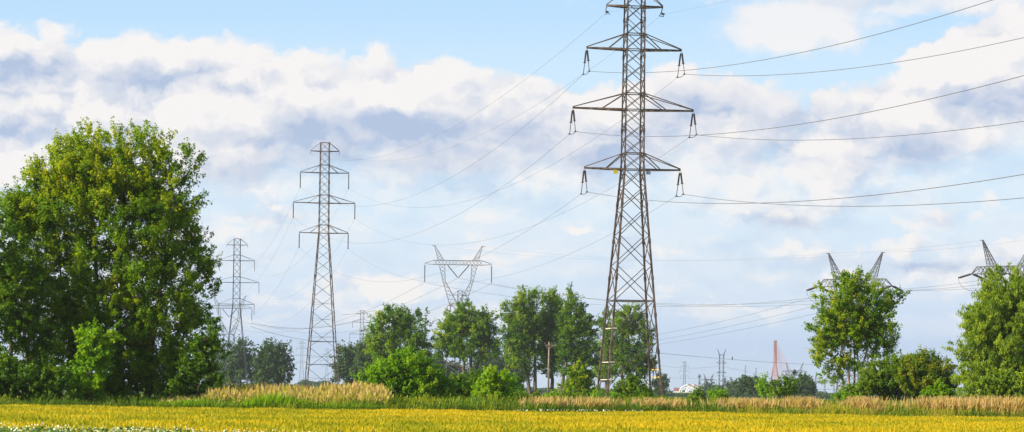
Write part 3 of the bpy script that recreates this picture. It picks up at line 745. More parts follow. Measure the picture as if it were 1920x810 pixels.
def make_tree(name, label, cat, base, d, lobes, nclu, nleaf, size, mat_key, trunks, group=None, dens=0.4, spread=0.5, upw=0.6, tilt=0.0,
              bark='bark', trunk_r=0.16, limbs=60, droop=None, aspect=0.62, tintlo=0.15, tinthi=0.85, depth=1.0, aniso=1.6, core=0.0, seed=0, zmin=0.1, limb_r=0.035, bough=1.25):
    """lobes: (px, py, rx, ry[, depth offset, tint shift]) in picture pixels; trunks: lists of (px, py) from the ground up"""
    r = np.random.default_rng(seed + 100)
    base = Vector((base.x, base.y, 0)); k = d / FPX
    root = empty(name, base); tag(root, label, cat, group)
    B = np.array(base)
    vols = np.array([max(l[2], 1) * max(l[3], 1) * min(l[2], l[3]) for l in lobes]) ** 0.8
    cnt = (nclu * 0.42 * vols / vols.sum()).astype(int) + 2
    C, D, TN = [], [], []
    for l, n in zip(lobes, cnt):
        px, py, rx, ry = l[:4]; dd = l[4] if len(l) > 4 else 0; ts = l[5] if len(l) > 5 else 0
        u = unit(r.normal(size=(n, 3))); rad = r.uniform(core, 1, n) ** dens
        R3 = np.array([rx * k, min(rx, ry * 1.3) * k * depth, ry * k])
        # uneven outline: radius varies with direction
        ph = r.uniform(0, 6.28, 6)
        wob = 1 + 0.10 * np.sin(3 * u[:, 0] * 2 + ph[0] + 2 * u[:, 2]) + 0.10 * np.sin(5 * u[:, 2] + ph[1] + 3 * u[:, 1]) + 0.08 * np.sin(8 * u[:, 0] + ph[2] - 5 * u[:, 2])
        c0 = np.array(at(px, py, d + dd)); p = c0 + u * R3 * (rad * wob)[:, None]
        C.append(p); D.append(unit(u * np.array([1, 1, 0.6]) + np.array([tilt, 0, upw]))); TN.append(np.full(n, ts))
    C = np.concatenate(C); D = np.concatenate(D); TN = np.concatenate(TN)
    # every point so far is a bough; sprays of leaves grow on its outer side
    nb = len(C); Rb = spread * bough * r.uniform(0.6, 1.25, nb)
    ns = 6
    j = np.repeat(np.arange(nb), ns)
    uu = unit(r.normal(size=(len(j), 3)) + D[j] * 0.9)
    S = C[j] + uu * (Rb[j] * r.uniform(0.45, 1.0, len(j)))[:, None] * np.array([1, 1, 0.9]) + D[j] * (Rb[j] * 0.5 * r.uniform(-0.6, 1.0, len(j)))[:, None]
    ok = S[:, 2] > zmin; S, j, uu = S[ok], j[ok], uu[ok]; n = len(S)
    per = np.maximum(2, r.poisson(nleaf / n * np.ones(n))); idx = np.repeat(np.arange(n), per)
    csz = spread * 0.42 * r.uniform(0.6, 1.3, n)
    o3 = unit(r.normal(size=(len(idx), 3))) * (r.uniform(0, 1, len(idx)) ** 0.5)[:, None]
    SD = unit(uu + D[j] * 0.8)
    along = r.uniform(-1, 1, (len(idx), 1)) * aniso
    pts = S[idx] + (o3 * 0.8 + SD[idx] * along * 0.75) * csz[idx][:, None]
    pts[:, 2] = np.maximum(pts[:, 2], 0.03)
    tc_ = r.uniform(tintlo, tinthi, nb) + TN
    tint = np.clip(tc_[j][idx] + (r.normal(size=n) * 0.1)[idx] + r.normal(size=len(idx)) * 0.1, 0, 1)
    o = np_mesh('crown', leaf_quads(pts, size, droop, aspect, seed, unit(uu[idx] * 0.8 + o3 * 0.6), 0.9) - B, 4, M[mat_key], root, tint)
    n = len(C)
    # trunk and limbs
    tb = MB(); paths = []
    for ti, tr in enumerate(trunks):
        off_y = r.uniform(-0.5, 0.5) if len(trunks) > 1 else 0
        pts_ = [at(px, py, d + off_y) for px, py in tr]
        pts_[0].z = -0.15
        dense = []
        for a, b_ in zip(pts_[:-1], pts_[1:]):
            for t in np.linspace(0, 1, 5)[:-1]: dense.append(a.lerp(b_, t) + Vector(r.normal(size=3) * trunk_r * 0.25 * (len(dense) > 0)))
        dense.append(pts_[-1])
        rr_ = [trunk_r * (1 - 0.85 * (i / (len(dense) - 1))) * (1.35 if i == 0 else 1) for i in range(len(dense))]
        tb.tube([p - base for p in dense], rr_, 8); paths.append(dense)
    if limbs:
        lb = tb
        sel = r.choice(n, min(limbs, n), replace=False)
        allp = [p for pa in paths for p in pa]
        for i in sel:
            c = Vector(C[i]); cand = [p for p in allp if p.z < c.z - 0.15 * (c - p).length]
            if not cand: continue
            q = min(cand, key=lambda p: (c - p).length + 0.3 * abs((c - p).length - (c.z - p.z) * 1.2))
            m_ = q.lerp(c, 0.5) + Vector((0, 0, -0.12 * (c - q).length))
            lr = limb_r * (0.6 + 0.12 * (c - q).length)
            lb.tube([q - base, q.lerp(m_, 0.6) - base, m_ - base, m_.lerp(c, 0.55) + Vector((0, 0, 0.02)) - base, c - base], [lr, lr * 0.85, lr * 0.65, lr * 0.4, lr * 0.15], 5, False)
    tb.build('trunk', M[bark], root, True)
    return root

gx = ground_xy
# --- left group
make_tree('poplar_tree', 'huge leafy green tree filling the left side, sunlit crown with yellowish top', 'tree', gx(225, 176), 176,
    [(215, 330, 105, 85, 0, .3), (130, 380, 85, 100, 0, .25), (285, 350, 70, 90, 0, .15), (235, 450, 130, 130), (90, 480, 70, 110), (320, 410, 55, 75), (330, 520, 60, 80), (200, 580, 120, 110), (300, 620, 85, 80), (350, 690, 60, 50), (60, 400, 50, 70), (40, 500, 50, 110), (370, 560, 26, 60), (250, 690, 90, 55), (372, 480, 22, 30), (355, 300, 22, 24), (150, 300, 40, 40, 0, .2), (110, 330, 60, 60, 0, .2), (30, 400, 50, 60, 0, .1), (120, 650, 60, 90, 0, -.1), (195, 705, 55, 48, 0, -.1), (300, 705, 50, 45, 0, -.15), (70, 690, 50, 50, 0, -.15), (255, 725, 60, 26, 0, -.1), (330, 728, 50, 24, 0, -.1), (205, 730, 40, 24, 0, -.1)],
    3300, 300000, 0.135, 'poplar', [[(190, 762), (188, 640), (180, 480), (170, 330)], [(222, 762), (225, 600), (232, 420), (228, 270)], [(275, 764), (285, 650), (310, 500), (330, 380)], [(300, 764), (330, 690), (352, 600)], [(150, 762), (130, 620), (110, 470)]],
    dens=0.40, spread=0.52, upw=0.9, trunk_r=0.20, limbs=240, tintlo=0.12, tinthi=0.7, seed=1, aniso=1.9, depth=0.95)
make_tree('broadleaf_tree', 'dark shaded tree at the left picture edge, crown below the huge tree\'s', 'tree', gx(25, 172), 172,
    [(20, 560, 75, 120, 0, -.1), (-30, 500, 70, 100, 0, -.1), (50, 640, 50, 60, 0, -.1)], 520, 50000, 0.15, 'deep', [[(20, 762), (22, 640), (15, 520)], [(60, 762), (50, 660), (40, 560)]], dens=0.4, spread=0.55, limbs=50, seed=2)
make_tree('bush', 'low dark hedge-like bush under the trees at the left picture edge', 'bush', gx(45, 168), 168,
    [(20, 715, 60, 32, 0, -.2), (85, 720, 45, 28, 0, -.2), (-30, 715, 50, 34, 0, -.2)], 330, 20000, 0.16, 'deep', [[(40, 760), (42, 715)]], spread=0.4, limbs=20, seed=3, trunk_r=0.06)
make_tree('young_tree', 'bright yellow-green young tree at the foot of the huge tree', 'tree', gx(172, 169), 169,
    [(165, 690, 32, 58), (182, 640, 24, 40), (150, 720, 22, 30)], 150, 9500, 0.17, 'lime', [[(172, 762), (170, 700), (174, 640)]], spread=0.42, limbs=24, seed=4, trunk_r=0.07)
make_tree('young_tree', 'dark low boughs hanging beside the reeds right of the huge tree', 'tree', gx(372, 172), 172,
    [(375, 700, 34, 45, 0, -.25), (395, 730, 20, 22, 0, -.25), (345, 735, 30, 22, 0, -.25), (385, 640, 18, 40, 0, -.1)], 150, 9500, 0.17, 'deep', [[(372, 762), (372, 710), (378, 640)], [(395, 763), (392, 725)], [(340, 763), (348, 715)]], spread=0.4, limbs=30, seed=5, trunk_r=0.08)

# --- distant trees behind reeds
GFR = 'distant trees behind the reeds'
for i, (lab, px, d, lobes, nl, tr) in enumerate([
    ('pale hazy distant tree close beside the huge tree', 402, 1150, [(400, 685, 24, 38)], 3500, [[(402, 722), (402, 670)]]),
    ('round dark distant tree in front of the hazy third pylon\'s foot', 452, 900, [(448, 672, 24, 30), (462, 692, 26, 28), (436, 697, 22, 24)], 6500, [[(452, 724), (450, 665)]]),
    ('open-crowned distant tree right of the third pylon', 514, 850, [(512, 672, 24, 28), (500, 692, 24, 28), (528, 690, 20, 30), (516, 708, 30, 14)], 6500, [[(514, 725), (514, 665)]]),
    ('dark distant tree just right of the second pylon\'s legs', 655, 900, [(655, 680, 24, 32), (645, 700, 16, 24), (672, 695, 22, 30)], 6000, [[(655, 726), (655, 670)]]),
    ('dark distant tree half hidden behind the left middle poplar', 700, 880, [(702, 670, 26, 36), (690, 700, 26, 26)], 6000, [[(700, 726), (702, 665)]])]):
    make_tree('distant_tree', lab, 'tree', gx(px, d), d, lobes, 260, nl * 1.6, 0.62, 'far', tr, group=GFR, spread=1.7, limbs=16, seed=20 + i, trunk_r=0.35, limb_r=0.06, dens=0.38)
# --- far dark tree belt behind the middle poplars
for i, px in enumerate((775, 810, 838, 905, 938, 962)):
    hgt = (660, 668, 690, 660, 655, 668)[i]
    make_tree('distant_tree', ['blue-green far tree between the two left middle poplars', 'blue-green far tree left behind the second middle poplar', 'low far tree under the second middle poplar\'s left edge', 'far tree filling the gap above the lime bush', 'far tree behind the tall poplar pair\'s left side', 'far tree low beside the tall poplar pair\'s trunk'][i], 'tree', gx(px, 1050), 1050,
        [(px, (hgt + 722) / 2, 26, (722 - hgt) / 2), (px + 8, 705, 26, 20), (px - 10, 700, 20, 24)], 220, 8500, 0.75, 'far', [[(px, 736), (px, hgt + 10)]], group='far tree belt behind the middle poplars', spread=1.9, limbs=8, seed=40 + i, trunk_r=0.35, limb_r=0.06, dens=0.38)

# --- middle poplars
GM = 'middle poplars in a row behind the bushes'
mid = [
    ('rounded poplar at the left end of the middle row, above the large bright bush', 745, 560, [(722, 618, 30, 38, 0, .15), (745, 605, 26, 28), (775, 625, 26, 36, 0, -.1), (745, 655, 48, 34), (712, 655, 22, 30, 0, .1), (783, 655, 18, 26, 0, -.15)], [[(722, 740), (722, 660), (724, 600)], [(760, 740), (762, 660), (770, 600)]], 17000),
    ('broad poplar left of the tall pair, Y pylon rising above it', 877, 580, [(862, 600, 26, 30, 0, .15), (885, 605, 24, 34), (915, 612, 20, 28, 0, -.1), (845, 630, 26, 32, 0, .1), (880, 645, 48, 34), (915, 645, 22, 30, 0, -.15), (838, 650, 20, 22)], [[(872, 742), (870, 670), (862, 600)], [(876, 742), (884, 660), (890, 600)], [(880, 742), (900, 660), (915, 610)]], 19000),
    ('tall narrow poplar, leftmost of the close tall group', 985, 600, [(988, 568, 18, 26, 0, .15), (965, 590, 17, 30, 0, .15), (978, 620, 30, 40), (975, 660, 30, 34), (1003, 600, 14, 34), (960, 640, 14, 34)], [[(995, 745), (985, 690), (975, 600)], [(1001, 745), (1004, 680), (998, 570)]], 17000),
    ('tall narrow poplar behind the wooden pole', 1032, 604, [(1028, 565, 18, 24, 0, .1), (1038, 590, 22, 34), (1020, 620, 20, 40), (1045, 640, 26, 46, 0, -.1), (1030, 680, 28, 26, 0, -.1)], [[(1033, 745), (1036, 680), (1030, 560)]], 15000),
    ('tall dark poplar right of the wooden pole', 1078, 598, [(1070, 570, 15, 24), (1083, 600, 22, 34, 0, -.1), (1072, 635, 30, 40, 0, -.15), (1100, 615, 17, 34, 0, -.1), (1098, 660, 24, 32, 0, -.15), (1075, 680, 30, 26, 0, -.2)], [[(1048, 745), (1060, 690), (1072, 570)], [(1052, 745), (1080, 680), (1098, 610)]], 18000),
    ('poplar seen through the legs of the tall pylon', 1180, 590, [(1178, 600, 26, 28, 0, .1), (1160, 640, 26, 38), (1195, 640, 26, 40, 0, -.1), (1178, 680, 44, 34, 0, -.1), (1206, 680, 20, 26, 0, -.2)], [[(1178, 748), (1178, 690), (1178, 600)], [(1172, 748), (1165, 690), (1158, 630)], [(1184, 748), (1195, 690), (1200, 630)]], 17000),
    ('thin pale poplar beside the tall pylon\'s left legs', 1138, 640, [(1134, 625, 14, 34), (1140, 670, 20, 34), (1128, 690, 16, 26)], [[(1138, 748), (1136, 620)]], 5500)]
for i, (lab, px, d, lobes, tr, nl) in enumerate(mid):
    make_tree('poplar_tree', lab, 'tree', gx(px, d), d, lobes, 430 if nl > 6000 else 120, nl * 1.9, 0.32, 'poplar', tr, group=GM, spread=1.15, upw=0.9, trunk_r=0.42, limbs=70, seed=60 + i, tintlo=0.0, tinthi=0.65, limb_r=0.07, dens=0.36, bough=1.05)

# --- bushes at the field edge
make_tree('bush', 'large bright green bush right of the reeds', 'bush', gx(760, 200), 200,
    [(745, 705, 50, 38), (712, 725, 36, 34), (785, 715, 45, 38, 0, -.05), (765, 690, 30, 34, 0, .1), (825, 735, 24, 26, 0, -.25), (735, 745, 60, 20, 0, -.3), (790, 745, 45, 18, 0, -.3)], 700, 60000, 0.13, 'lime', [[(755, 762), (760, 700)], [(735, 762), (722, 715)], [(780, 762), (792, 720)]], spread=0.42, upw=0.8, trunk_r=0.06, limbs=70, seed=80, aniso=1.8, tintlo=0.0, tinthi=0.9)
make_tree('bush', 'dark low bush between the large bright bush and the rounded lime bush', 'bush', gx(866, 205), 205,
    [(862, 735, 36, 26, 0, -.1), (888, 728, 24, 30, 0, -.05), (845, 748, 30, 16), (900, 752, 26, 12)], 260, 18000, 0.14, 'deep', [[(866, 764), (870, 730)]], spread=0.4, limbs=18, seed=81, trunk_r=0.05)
make_tree('bush', 'rounded lime green bush glowing in the sun beside the field', 'bush', gx(926, 195), 195,
    [(928, 728, 32, 32), (915, 740, 22, 24), (940, 742, 22, 24, 0, -.1)], 230, 14000, 0.15, 'lime', [[(926, 765), (927, 725)], [(918, 765), (910, 735)]], spread=0.32, upw=1.2, limbs=24, seed=82, trunk_r=0.05, tintlo=0.3, tinthi=1.0, aniso=2.0)
make_tree('bush', 'small dark bush stub beside the rounded lime bush', 'bush', gx(966, 420), 420,
    [(966, 724, 12, 16, 0, -.3)], 50, 2500, 0.3, 'deep', [[(966, 750), (966, 722)]], spread=0.5, limbs=6, seed=83, trunk_r=0.2)
make_tree('young_tree', 'green sapling between the wooden pole and the tall pylon', 'tree', gx(1084, 330), 330,
    [(1086, 715, 24, 22), (1078, 732, 22, 18), (1096, 735, 20, 18), (1088, 700, 12, 16)], 170, 8500, 0.24, 'poplar', [[(1084, 756), (1086, 705)]], spread=0.55, upw=1.0, limbs=24, seed=84, trunk_r=0.08)
make_tree('bush', 'dark green bush growing between the legs of the tall pylon', 'bush', gx(1184, 296), 296,
    [(1185, 733, 30, 18), (1165, 742, 20, 14), (1205, 742, 18, 14, 0, -.1), (1182, 722, 14, 12)], 200, 10000, 0.2, 'poplar', [[(1184, 758), (1184, 725)]], spread=0.45, limbs=20, seed=85, trunk_r=0.06, tinthi=0.6)
make_tree('bush', 'small bright weed bush at the left foot of the tall pylon', 'bush', gx(1128, 282), 282,
    [(1126, 748, 18, 10), (1142, 750, 16, 9)], 80, 3500, 0.16, 'lime', [[(1128, 760), (1128, 748)]], spread=0.32, limbs=8, seed=86, trunk_r=0.03)
make_tree('distant_tree', 'small far tree peeping out right of the tall pylon\'s leg', 'tree', gx(1237, 1000), 1000, [(1236, 722, 9, 17)], 60, 2600, 0.6, 'far', [[(1237, 745), (1237, 715)]], spread=1.3, limbs=4, seed=87, trunk_r=0.3)

# --- right hand trees
make_tree('slender_tree', 'slender many-stemmed tree with loose glittering leaves, Y pylon peaks behind it', 'tree', gx(1606, 232), 232,
    [(1600, 555, 42, 36), (1562, 580, 30, 34, 0, .15), (1640, 580, 34, 36, 0, -.05), (1602, 605, 66, 40), (1556, 625, 30, 34, 0, .2), (1655, 625, 30, 34, 0, -.1), (1605, 640, 52, 28), (1545, 660, 20, 26, 0, .2), (1570, 672, 22, 20, 0, .1), (1650, 662, 26, 18), (1538, 640, 14, 34, 0, .15), (1556, 705, 14, 18, 0, .1), (1612, 530, 20, 16), (1672, 560, 12, 22), (1610, 690, 30, 12)],
    620, 50000, 0.15, 'poplar', [[(1598, 752), (1590, 690), (1570, 600)], [(1604, 752), (1602, 680), (1600, 560)], [(1608, 752), (1616, 690), (1640, 590)], [(1594, 752), (1580, 710), (1556, 650)], [(1612, 752), (1625, 700), (1655, 630)]],
    dens=0.45, spread=0.55, upw=0.7, trunk_r=0.11, limbs=170, seed=90, tintlo=0.05, tinthi=0.8, bark='barkpale')
make_tree('bush', 'dark green bush beneath the slender tree, left of the olive bush', 'bush', gx(1665, 226), 226,
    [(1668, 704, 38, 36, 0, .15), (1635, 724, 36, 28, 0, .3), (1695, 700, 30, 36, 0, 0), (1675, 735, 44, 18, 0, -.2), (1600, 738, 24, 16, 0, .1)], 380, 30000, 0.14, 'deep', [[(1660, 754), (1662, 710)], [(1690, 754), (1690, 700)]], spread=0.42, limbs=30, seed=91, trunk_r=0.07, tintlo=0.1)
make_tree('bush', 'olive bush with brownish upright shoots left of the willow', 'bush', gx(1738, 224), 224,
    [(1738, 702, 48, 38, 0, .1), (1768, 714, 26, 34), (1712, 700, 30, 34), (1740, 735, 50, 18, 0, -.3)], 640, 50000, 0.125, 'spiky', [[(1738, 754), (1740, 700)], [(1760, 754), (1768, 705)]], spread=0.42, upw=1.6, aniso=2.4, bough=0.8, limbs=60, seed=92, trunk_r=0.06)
make_tree('bush', 'small lime green shrub in front of the olive bush', 'bush', gx(1758, 205), 205,
    [(1758, 738, 22, 12), (1745, 745, 16, 9), (1775, 745, 14, 9)], 80, 4500, 0.14, 'lime', [[(1758, 764), (1758, 738)]], spread=0.28, limbs=10, seed=93, trunk_r=0.03)
make_tree('willow_tree', 'big soft grey-green willow at the right picture edge', 'tree', gx(1880, 214), 214,
    [(1900, 560, 52, 52), (1850, 590, 42, 50, 0, .1), (1885, 620, 75, 60), (1838, 650, 36, 50, 0, .1), (1920, 640, 60, 60), (1860, 690, 55, 40), (1825, 715, 30, 34, 0, .1), (1940, 590, 50, 70), (1945, 690, 50, 50)],
    1400, 150000, 0.17, 'willow', [[(1885, 760), (1888, 690), (1900, 580)], [(1880, 760), (1868, 680), (1850, 600)], [(1895, 760), (1920, 680), (1940, 600)]],
    dens=0.42, spread=0.55, upw=0.1, droop=0.8, aspect=0.34, aniso=1.7, trunk_r=0.16, limbs=110, seed=94, bark='bark')
make_tree('bush', 'round green bush at the foot of the willow, right picture edge', 'bush', gx(1890, 202), 202,
    [(1880, 725, 32, 26), (1915, 728, 30, 26), (1842, 738, 24, 18, 0, .1)], 260, 15000, 0.15, 'willow', [[(1890, 765), (1888, 725)]], spread=0.36, limbs=20, seed=95, trunk_r=0.05)
for i, (lab, px, py, rx, ry, d, key) in enumerate([
    ('low green weed clump at the crop edge right of the rounded lime bush', 990, 752, 24, 9, 190, 'deep'),
    ('low lime weed clump in front of the wooden pole', 1030, 752, 18, 9, 200, 'lime'),
    ('low dark weed clump at the crop edge right of the tall pylon', 1215, 753, 28, 9, 205, 'deep'),
    ('bright green weed clump standing alone in the right verge', 1345, 748, 14, 10, 230, 'lime'),
    ('low green scrub linking the rounded lime bush to the pole', 968, 748, 22, 13, 205, 'deep'),
    ('low leafy scrub in front of the sapling near the tall pylon', 1075, 752, 26, 9, 210, 'deep'),
    ('dark green thistle clump at the crop edge right of the tall pylon\'s foot', 1308, 752, 8, 12, 200, 'deep'),
    ('pale green weed clump under the slender tree', 1590, 752, 26, 9, 200, 'lime')]):
    make_tree('weed_clump', lab, 'weeds', gx(px, d), d, [(px, py, rx, ry), (px + rx * 0.5, py + 3, rx * 0.7, ry * 0.7)], 70, 2600, 0.14, key, [[(px, py + 12), (px, py)]], spread=0.3, limbs=0, seed=130 + i, trunk_r=0.02, upw=1.2, aniso=2.2)
# small things on the right horizon
GH = 'far trees on the right horizon'
for i, (lab, px, d, lobes, key) in enumerate([
    ('dome-shaped distant tree left of the red bridge tower', 1411, 950, [(1410, 723, 20, 16), (1396, 729, 11, 11), (1425, 728, 10, 12)], 'far'),
    ('distant tree with round crown right of the red bridge tower', 1490, 900, [(1490, 722, 14, 17), (1478, 730, 12, 12), (1502, 732, 12, 10)], 'far'),
    ('distant leaning tree at the right end of the far clump', 1510, 950, [(1508, 723, 12, 15), (1516, 730, 7, 12)], 'far'),
    ('low far tree right of the slim twin lattice tower', 1378, 1600, [(1376, 732, 10, 9), (1388, 733, 8, 8)], 'far'),
    ('low far shrub by the white arches', 1330, 1700, [(1328, 734, 12, 6), (1342, 734, 10, 7)], 'far')]):
    make_tree('distant_tree', lab, 'tree', gx(px, d), d, lobes, 110, 5200, 0.55 * d / 950, key, [[(px, 744), (px, 722)]], group=GH, spread=1.2 * d / 950, limbs=6, seed=110 + i, trunk_r=0.3)
make_tree('young_tree', 'yellow-green sapling in the verge left of the red bridge tower', 'tree', gx(1436, 330), 330,
    [(1432, 728, 12, 18), (1440, 738, 14, 12)], 50, 1900, 0.22, 'lime', [[(1436, 760), (1434, 715)]], spread=0.45, limbs=14, seed=120, trunk_r=0.04, upw=1.4, aniso=2.4)
make_tree('young_tree', 'thin dark sapling with bare tips in front of the red bridge tower', 'tree', gx(1465, 320), 320,
    [(1455, 730, 12, 18), (1475, 728, 14, 18), (1466, 742, 22, 10)], 70, 2600, 0.22, 'deep', [[(1465, 760), (1458, 712)], [(1467, 760), (1478, 710)], [(1463, 760), (1446, 718)]], spread=0.45, limbs=26, seed=121, trunk_r=0.04, upw=1.4, aniso=2.4)
# far low woods along the horizon
def far_wood(name, label, x0, x1, d, y_top, n, seed):
    r = np.random.default_rng(seed); k = d / FPX
    px = r.uniform(x0, x1, n); h = (735 + 0.014 * (px - 960) - y_top) * (0.65 + 0.35 * np.sin(px * 0.11 + seed) * np.sin(px * 0.037)) * k + EYE
    p = np.stack([(px - 960) * k, d + r.uniform(-20, 20, n), h * r.uniform(0, 1, n) ** 0.7 + 0.2], -1)
    o = np_mesh(name, leaf_quads(p, d * 0.0011, seed=seed), 4, M['far'], None, r.uniform(0, 0.8, n)); tag(o, label, 'woodland', kind='stuff')
far_wood('woodland', 'low blue woods along the far left horizon', 380, 700, 2300, 712, 9000, 1)
far_wood('woodland', 'low blue woods behind the middle poplars', 960, 1240, 2300, 727, 6000, 2)
far_wood('woodland', 'thin blue scrub line on the right horizon', 1240, 1960, 2600, 733, 15000, 3)
far_wood('hedge', 'dark green strip of far crops below the horizon scrub', 1230, 1960, 1500, 739, 12000, 4)

# ------------------------------------------------------------------ grasses
def blades(x, y, z0, h, w, lean, r, head=0.0, headw=2.5):
    """thin upright blades; a wider seed head on top when head > 0"""
    n = len(x); a = r.uniform(0, math.pi, n)
    side = np.stack([np.cos(a), np.sin(a) * 0.6, np.zeros(n)], -1)
    ln = np.stack([r.normal(size=n) * lean + lean * 0.5, r.normal(size=n) * lean, np.zeros(n)], -1) * h[:, None]
    b = np.stack([x, y, z0], -1); up = np.stack([np.zeros(n), np.zeros(n), h], -1)
    W = (w * r.uniform(0.7, 1.4, n))[:, None]
    m = b + up * 0.6 + ln * 0.35; t = b + up + ln
    q = np.stack([b - side * W / 2, b + side * W / 2, m + side * W * 0.45, m - side * W * 0.45], 1)
    q2 = np.stack([m - side * W * 0.45, m + side * W * 0.45, t + side * W * 0.08, t - side * W * 0.08], 1)
    V = [q, q2]
    if head:
        hh = (h * head)[:, None]; d = unit(t - m)
        hb = t - d * hh
        V.append(np.stack([hb, hb + d * hh * 0.4 + side * W * headw / 2, t + d * hh * 0.3, hb + d * hh * 0.4 - side * W * headw / 2], 1))
    return V
def grass(name, label, cat, x, y, z0, h, w, lean, mk, tint, seed, head=0, headw=2.5, headtint=None):
    r = np.random.default_rng(seed); V = blades(x, y, z0, h, w, lean, r, head, headw)
    T = [tint, tint] + ([headtint if headtint is not None else np.clip(tint + 0.3, 0, 1)] if head else [])
    o = np_mesh(name, np.concatenate(V).reshape(-1, 3), 4, M[mk], None, np.concatenate(T)); tag(o, label, cat, kind='stuff')
    return o
def vn(x, y, s, seed=0):
    """cheap smooth value noise 0..1"""
    r = np.random.default_rng(seed); t = 0
    for k in range(5):
        a, b, c = r.normal(size=3); f = s * 1.7 ** k
        t = t + np.sin(x * a * f + y * b * f + c * 9) / 1.5 ** k
    return np.clip(0.5 + t / 4.2, 0, 1)
r = np.random.default_rng(77)
# ripening crop
n = 400000
y = 62 + (192 - 62) * r.uniform(0, 1, n) ** 0.85; x = r.uniform(-1, 1, n) * (y * 0.166 + 2)
row = 0.0
ok = y < edge(x) - 0.3; x, y = x[ok], y[ok]
pat = vn(x, y * 0.25, 0.35, 3); fine = vn(x, y, 2.2, 4)
lodged = np.exp(-((y - 122 - 0.5 * x) / 1.6) ** 2) * np.clip((x + 6.5) / 2, 0, 1) * np.clip((3.5 - x) / 2, 0, 1) + np.exp(-((y - 150) / 2.0) ** 2) * np.clip((x - 17) / 3, 0, 1)
h = 0.60 - 0.13 * lodged + 0.09 * (pat - 0.5) + r.normal(size=len(x)) * 0.035
tint = np.clip(0.36 - 0.25 * lodged + 0.7 * (pat - 0.5) + 0.7 * (fine - 0.5) + 0.5 * (vn(x * 0.5, y * 0.12, 0.5, 51) - 0.5) + r.normal(size=len(x)) * 0.17 + 0.12 * np.clip(x / 20, -1, 1), 0, 1)
grass('crop', 'ripening yellow-green grain field in the foreground', 'crop', x, y, np.full(len(x), -0.6), h, 0.024, 0.10, 'crop', tint, 5, 0.16, 2.2)
# verge grasses along the whole edge
n = 60000
x = r.uniform(-34, 36, n); y = edge(x) + 0.2 + r.uniform(0, 1, n) ** 1.3 * 16
pat = vn(x, y * 0.6, 0.8, 8); pat2 = vn(x, y, 0.35, 9)
z0 = -0.6 * (1 - np.clip((y - edge(x) + 2) / 6, 0, 1))
clump = vn(x, y, 1.9, 10)
h = (0.12 + 0.42 * pat + 0.36 * clump ** 2) * np.where(x > 8, 0.72, np.where(x > -7, 0.8, 0.55)) * r.uniform(0.4, 1.3, n) * (1 + 0.35 * (r.uniform(0, 1, n) > 0.96)) + 0.16 - z0 * 0.45
tint = np.clip(0.27 + 1.5 * (pat2 - 0.5) + 1.3 * (clump - 0.5) + r.normal(size=n) * 0.2 - np.where(x < 8, 0.25, 0), 0, 1)
grass('verge_grass', 'tall dry grasses and weeds between crop and bushes', 'grass', x, y, z0, h, 0.032, 0.14, 'verge', tint, 6, 0.16, 1.8, np.clip(tint + r.uniform(-0.3, 0.22, n), 0, 1))
n = 22000
x = r.uniform(-34, 36, n); y = edge(x) + 0.1 + r.uniform(0, 1, n) * 5
cl2 = vn(x, y, 1.3, 41); k_ = r.uniform(0, 1, n) < np.clip((cl2 - 0.35) * 3.0, 0, 1) * np.where(x < -18, 0.12, np.where(x < 9, 0.8, 0.5))
x, y, cl2 = x[k_], y[k_], cl2[k_]; n = len(x)
grass('roadside_weeds', 'dark green leafy weeds along the crop edge', 'weeds', x, y, -0.6 * (1 - np.clip((y - edge(x) + 2) / 6, 0, 1)), 0.5 + 0.5 * cl2 * r.uniform(0.4, 1.1, n), 0.06, 0.22, 'deep', np.clip(0.5 + r.normal(size=n) * 0.3, 0, 1), 42)
n = 26000
x = r.uniform(8, 36, n); y = edge(x) + 12 + r.uniform(0, 1, n) * 40
pat2 = vn(x, y, 0.3, 19)
grass('meadow_grass', 'rough meadow grass behind the verge on the right', 'grass', x, y, np.zeros(n), 0.35 + 0.5 * r.uniform(0, 1, n), 0.045, 0.14, 'verge', np.clip(0.55 * pat2 - 0.08 + r.normal(size=n) * 0.15, 0, 1), 16, 0.12, 1.6, np.clip(0.6 * pat2 + r.normal(size=n) * 0.2, 0, 1))
# reeds
n = 11000
x = r.uniform(-18.5, -6.6, n); y = edge(x) + 1.2 + r.uniform(0, 1, n) ** 0.9 * 10
px = 960 + FPX * x / y
fade = np.clip((px - 370) / 60, 0, 1) * np.clip((735 - px) / 50, 0, 1)
h = 0.78 * (1.1 + 0.75 * (vn(x, y, 0.7, 12) - 0.4) + 0.5 * (vn(x, y, 3.0, 14) - 0.5) + r.uniform(-0.5, 0.3, n) + 0.2 * np.clip((px - 600) / 40, 0, 1)) * (0.6 + 0.4 * np.clip(fade * 2.5, 0, 1))
tint = np.clip(0.2 + 0.45 * (vn(x, y, 0.8, 13) - 0.4) + r.normal(size=n) * 0.12 + np.clip((px - 560) / 60, 0, 1) * 0.3, 0, 1)
grass('reeds', 'tall yellow-green reeds with pinkish plumes beside the huge tree', 'reeds', x, y, np.full(n, -0.1), h, 0.036, 0.10, 'reed', tint, 7, 0.22, 3.2, np.clip(0.85 + r.normal(size=n) * 0.15, 0, 1))
n = 7000
x = r.uniform(-19.5, -6.6, n); y = edge(x) + 0.6 + r.uniform(0, 1, n) * 3
px = 960 + FPX * x / y
h = 0.55 + 0.75 * vn(x, y, 1.1, 15) * np.clip(1.35 - np.abs(px - 500) / 150, 0.25, 1) * r.uniform(0.6, 1.1, n)
grass('reed_shoots', 'bright green shoots at the foot of the reeds', 'grass', x, y, np.full(n, -0.35), h, 0.055, 0.16, 'lime', np.clip(0.6 + r.normal(size=n) * 0.25, 0, 1), 17)
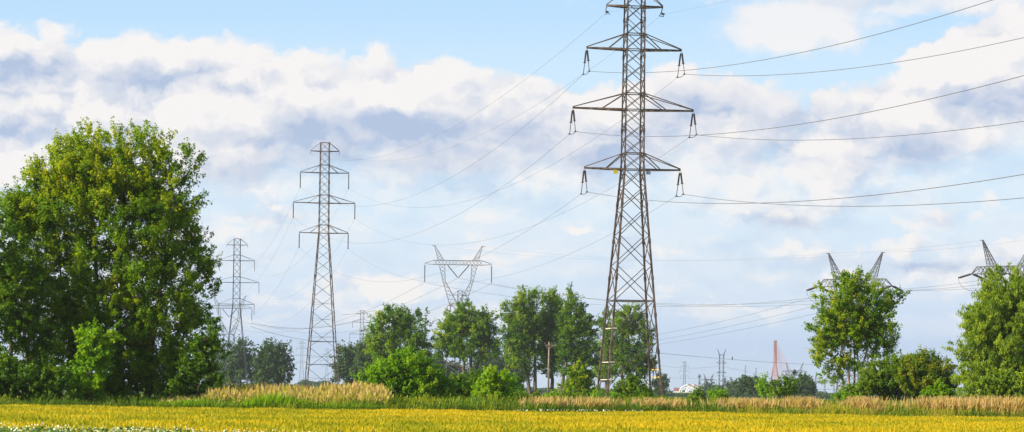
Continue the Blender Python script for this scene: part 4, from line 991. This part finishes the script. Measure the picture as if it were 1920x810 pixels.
# pinkish plumed patches along the right verge
X_, Y_, H_ = [], [], []
for cx, wd, hh_, nn in ((13.8, 1.6, .85, 600), (16.8, 1.0, 0.95, 500), (20.2, .8, 1.0, 500), (24.5, 1.6, 1.05, 800), (27.5, 1.6, 1.1, 900), (4.6, 1.4, .8, 400), (2.0, 1.2, .8, 300), (8.5, 1.5, .8, 400)):
    X_.append(r.normal(size=nn) * wd * 0.6 + cx); Y_.append(edge(X_[-1]) + 1 + r.uniform(0, 3, nn)); H_.append(hh_ * r.uniform(0.75, 1.15, nn))
x, y, h = map(np.concatenate, (X_, Y_, H_))
grass('plumed_grass', 'pinkish feathery grass patches in the right verge', 'grass', x, y, np.full(len(x), -0.25), h + 0.15, 0.035, 0.16, 'reed', np.clip(0.75 + r.normal(size=len(x)) * 0.15, 0, 1), 8, 0.4, 2.6, np.clip(0.95 + r.normal(size=len(x)) * 0.1, 0, 1))
# white flowering plants in the nearest left corner and along the crop edge
def flowers(name, label, x, y, z, s, seed):
    rr_ = np.random.default_rng(seed)
    o = np_mesh(name, leaf_quads(np.stack([x, y, z], -1), s, aspect=0.9, seed=seed), 4, M['flower'], None, rr_.uniform(0, 1, len(x))); tag(o, label, 'flowers', kind='stuff')
n = 14000
px = r.uniform(-40, 640, n) ; y = r.uniform(66, 73.5, n) - 3.2 * np.clip((px - 200) / 300, 0, 1.3); x = (px - 960) / FPX * y
keep = (vn(x, y, 1.6, 21) > 0.33); x, y = x[keep], y[keep]; n = len(x)
z = -0.12 + 0.17 * vn(x, y, 2.5, 22) - r.uniform(0, 1, n) ** 1.5 * 0.25
o = np_mesh('potato_plants', leaf_quads(np.stack([x, y, z + 0.08], -1), 0.09, aspect=0.7, seed=31), 4, M['weed'], None, r.uniform(0, 1, n)); tag(o, 'leafy green plants in the bottom left corner', 'plants', kind='stuff')
m_ = 1500; i_ = r.choice(n, min(m_, n), replace=False)
flowers('white_flowers', 'white blossoms on the leafy plants in the bottom left corner', x[i_], y[i_], z[i_] + 0.17, 0.045, 32)
n = 90
x = r.uniform(0.2, 7.5, n); y = edge(x) - r.uniform(0.2, 6, n)
flowers('white_flowers', 'sprinkle of white blossoms along the far crop edge in the middle', x, y, 0.03 + r.uniform(0, 0.1, n), 0.08, 33)
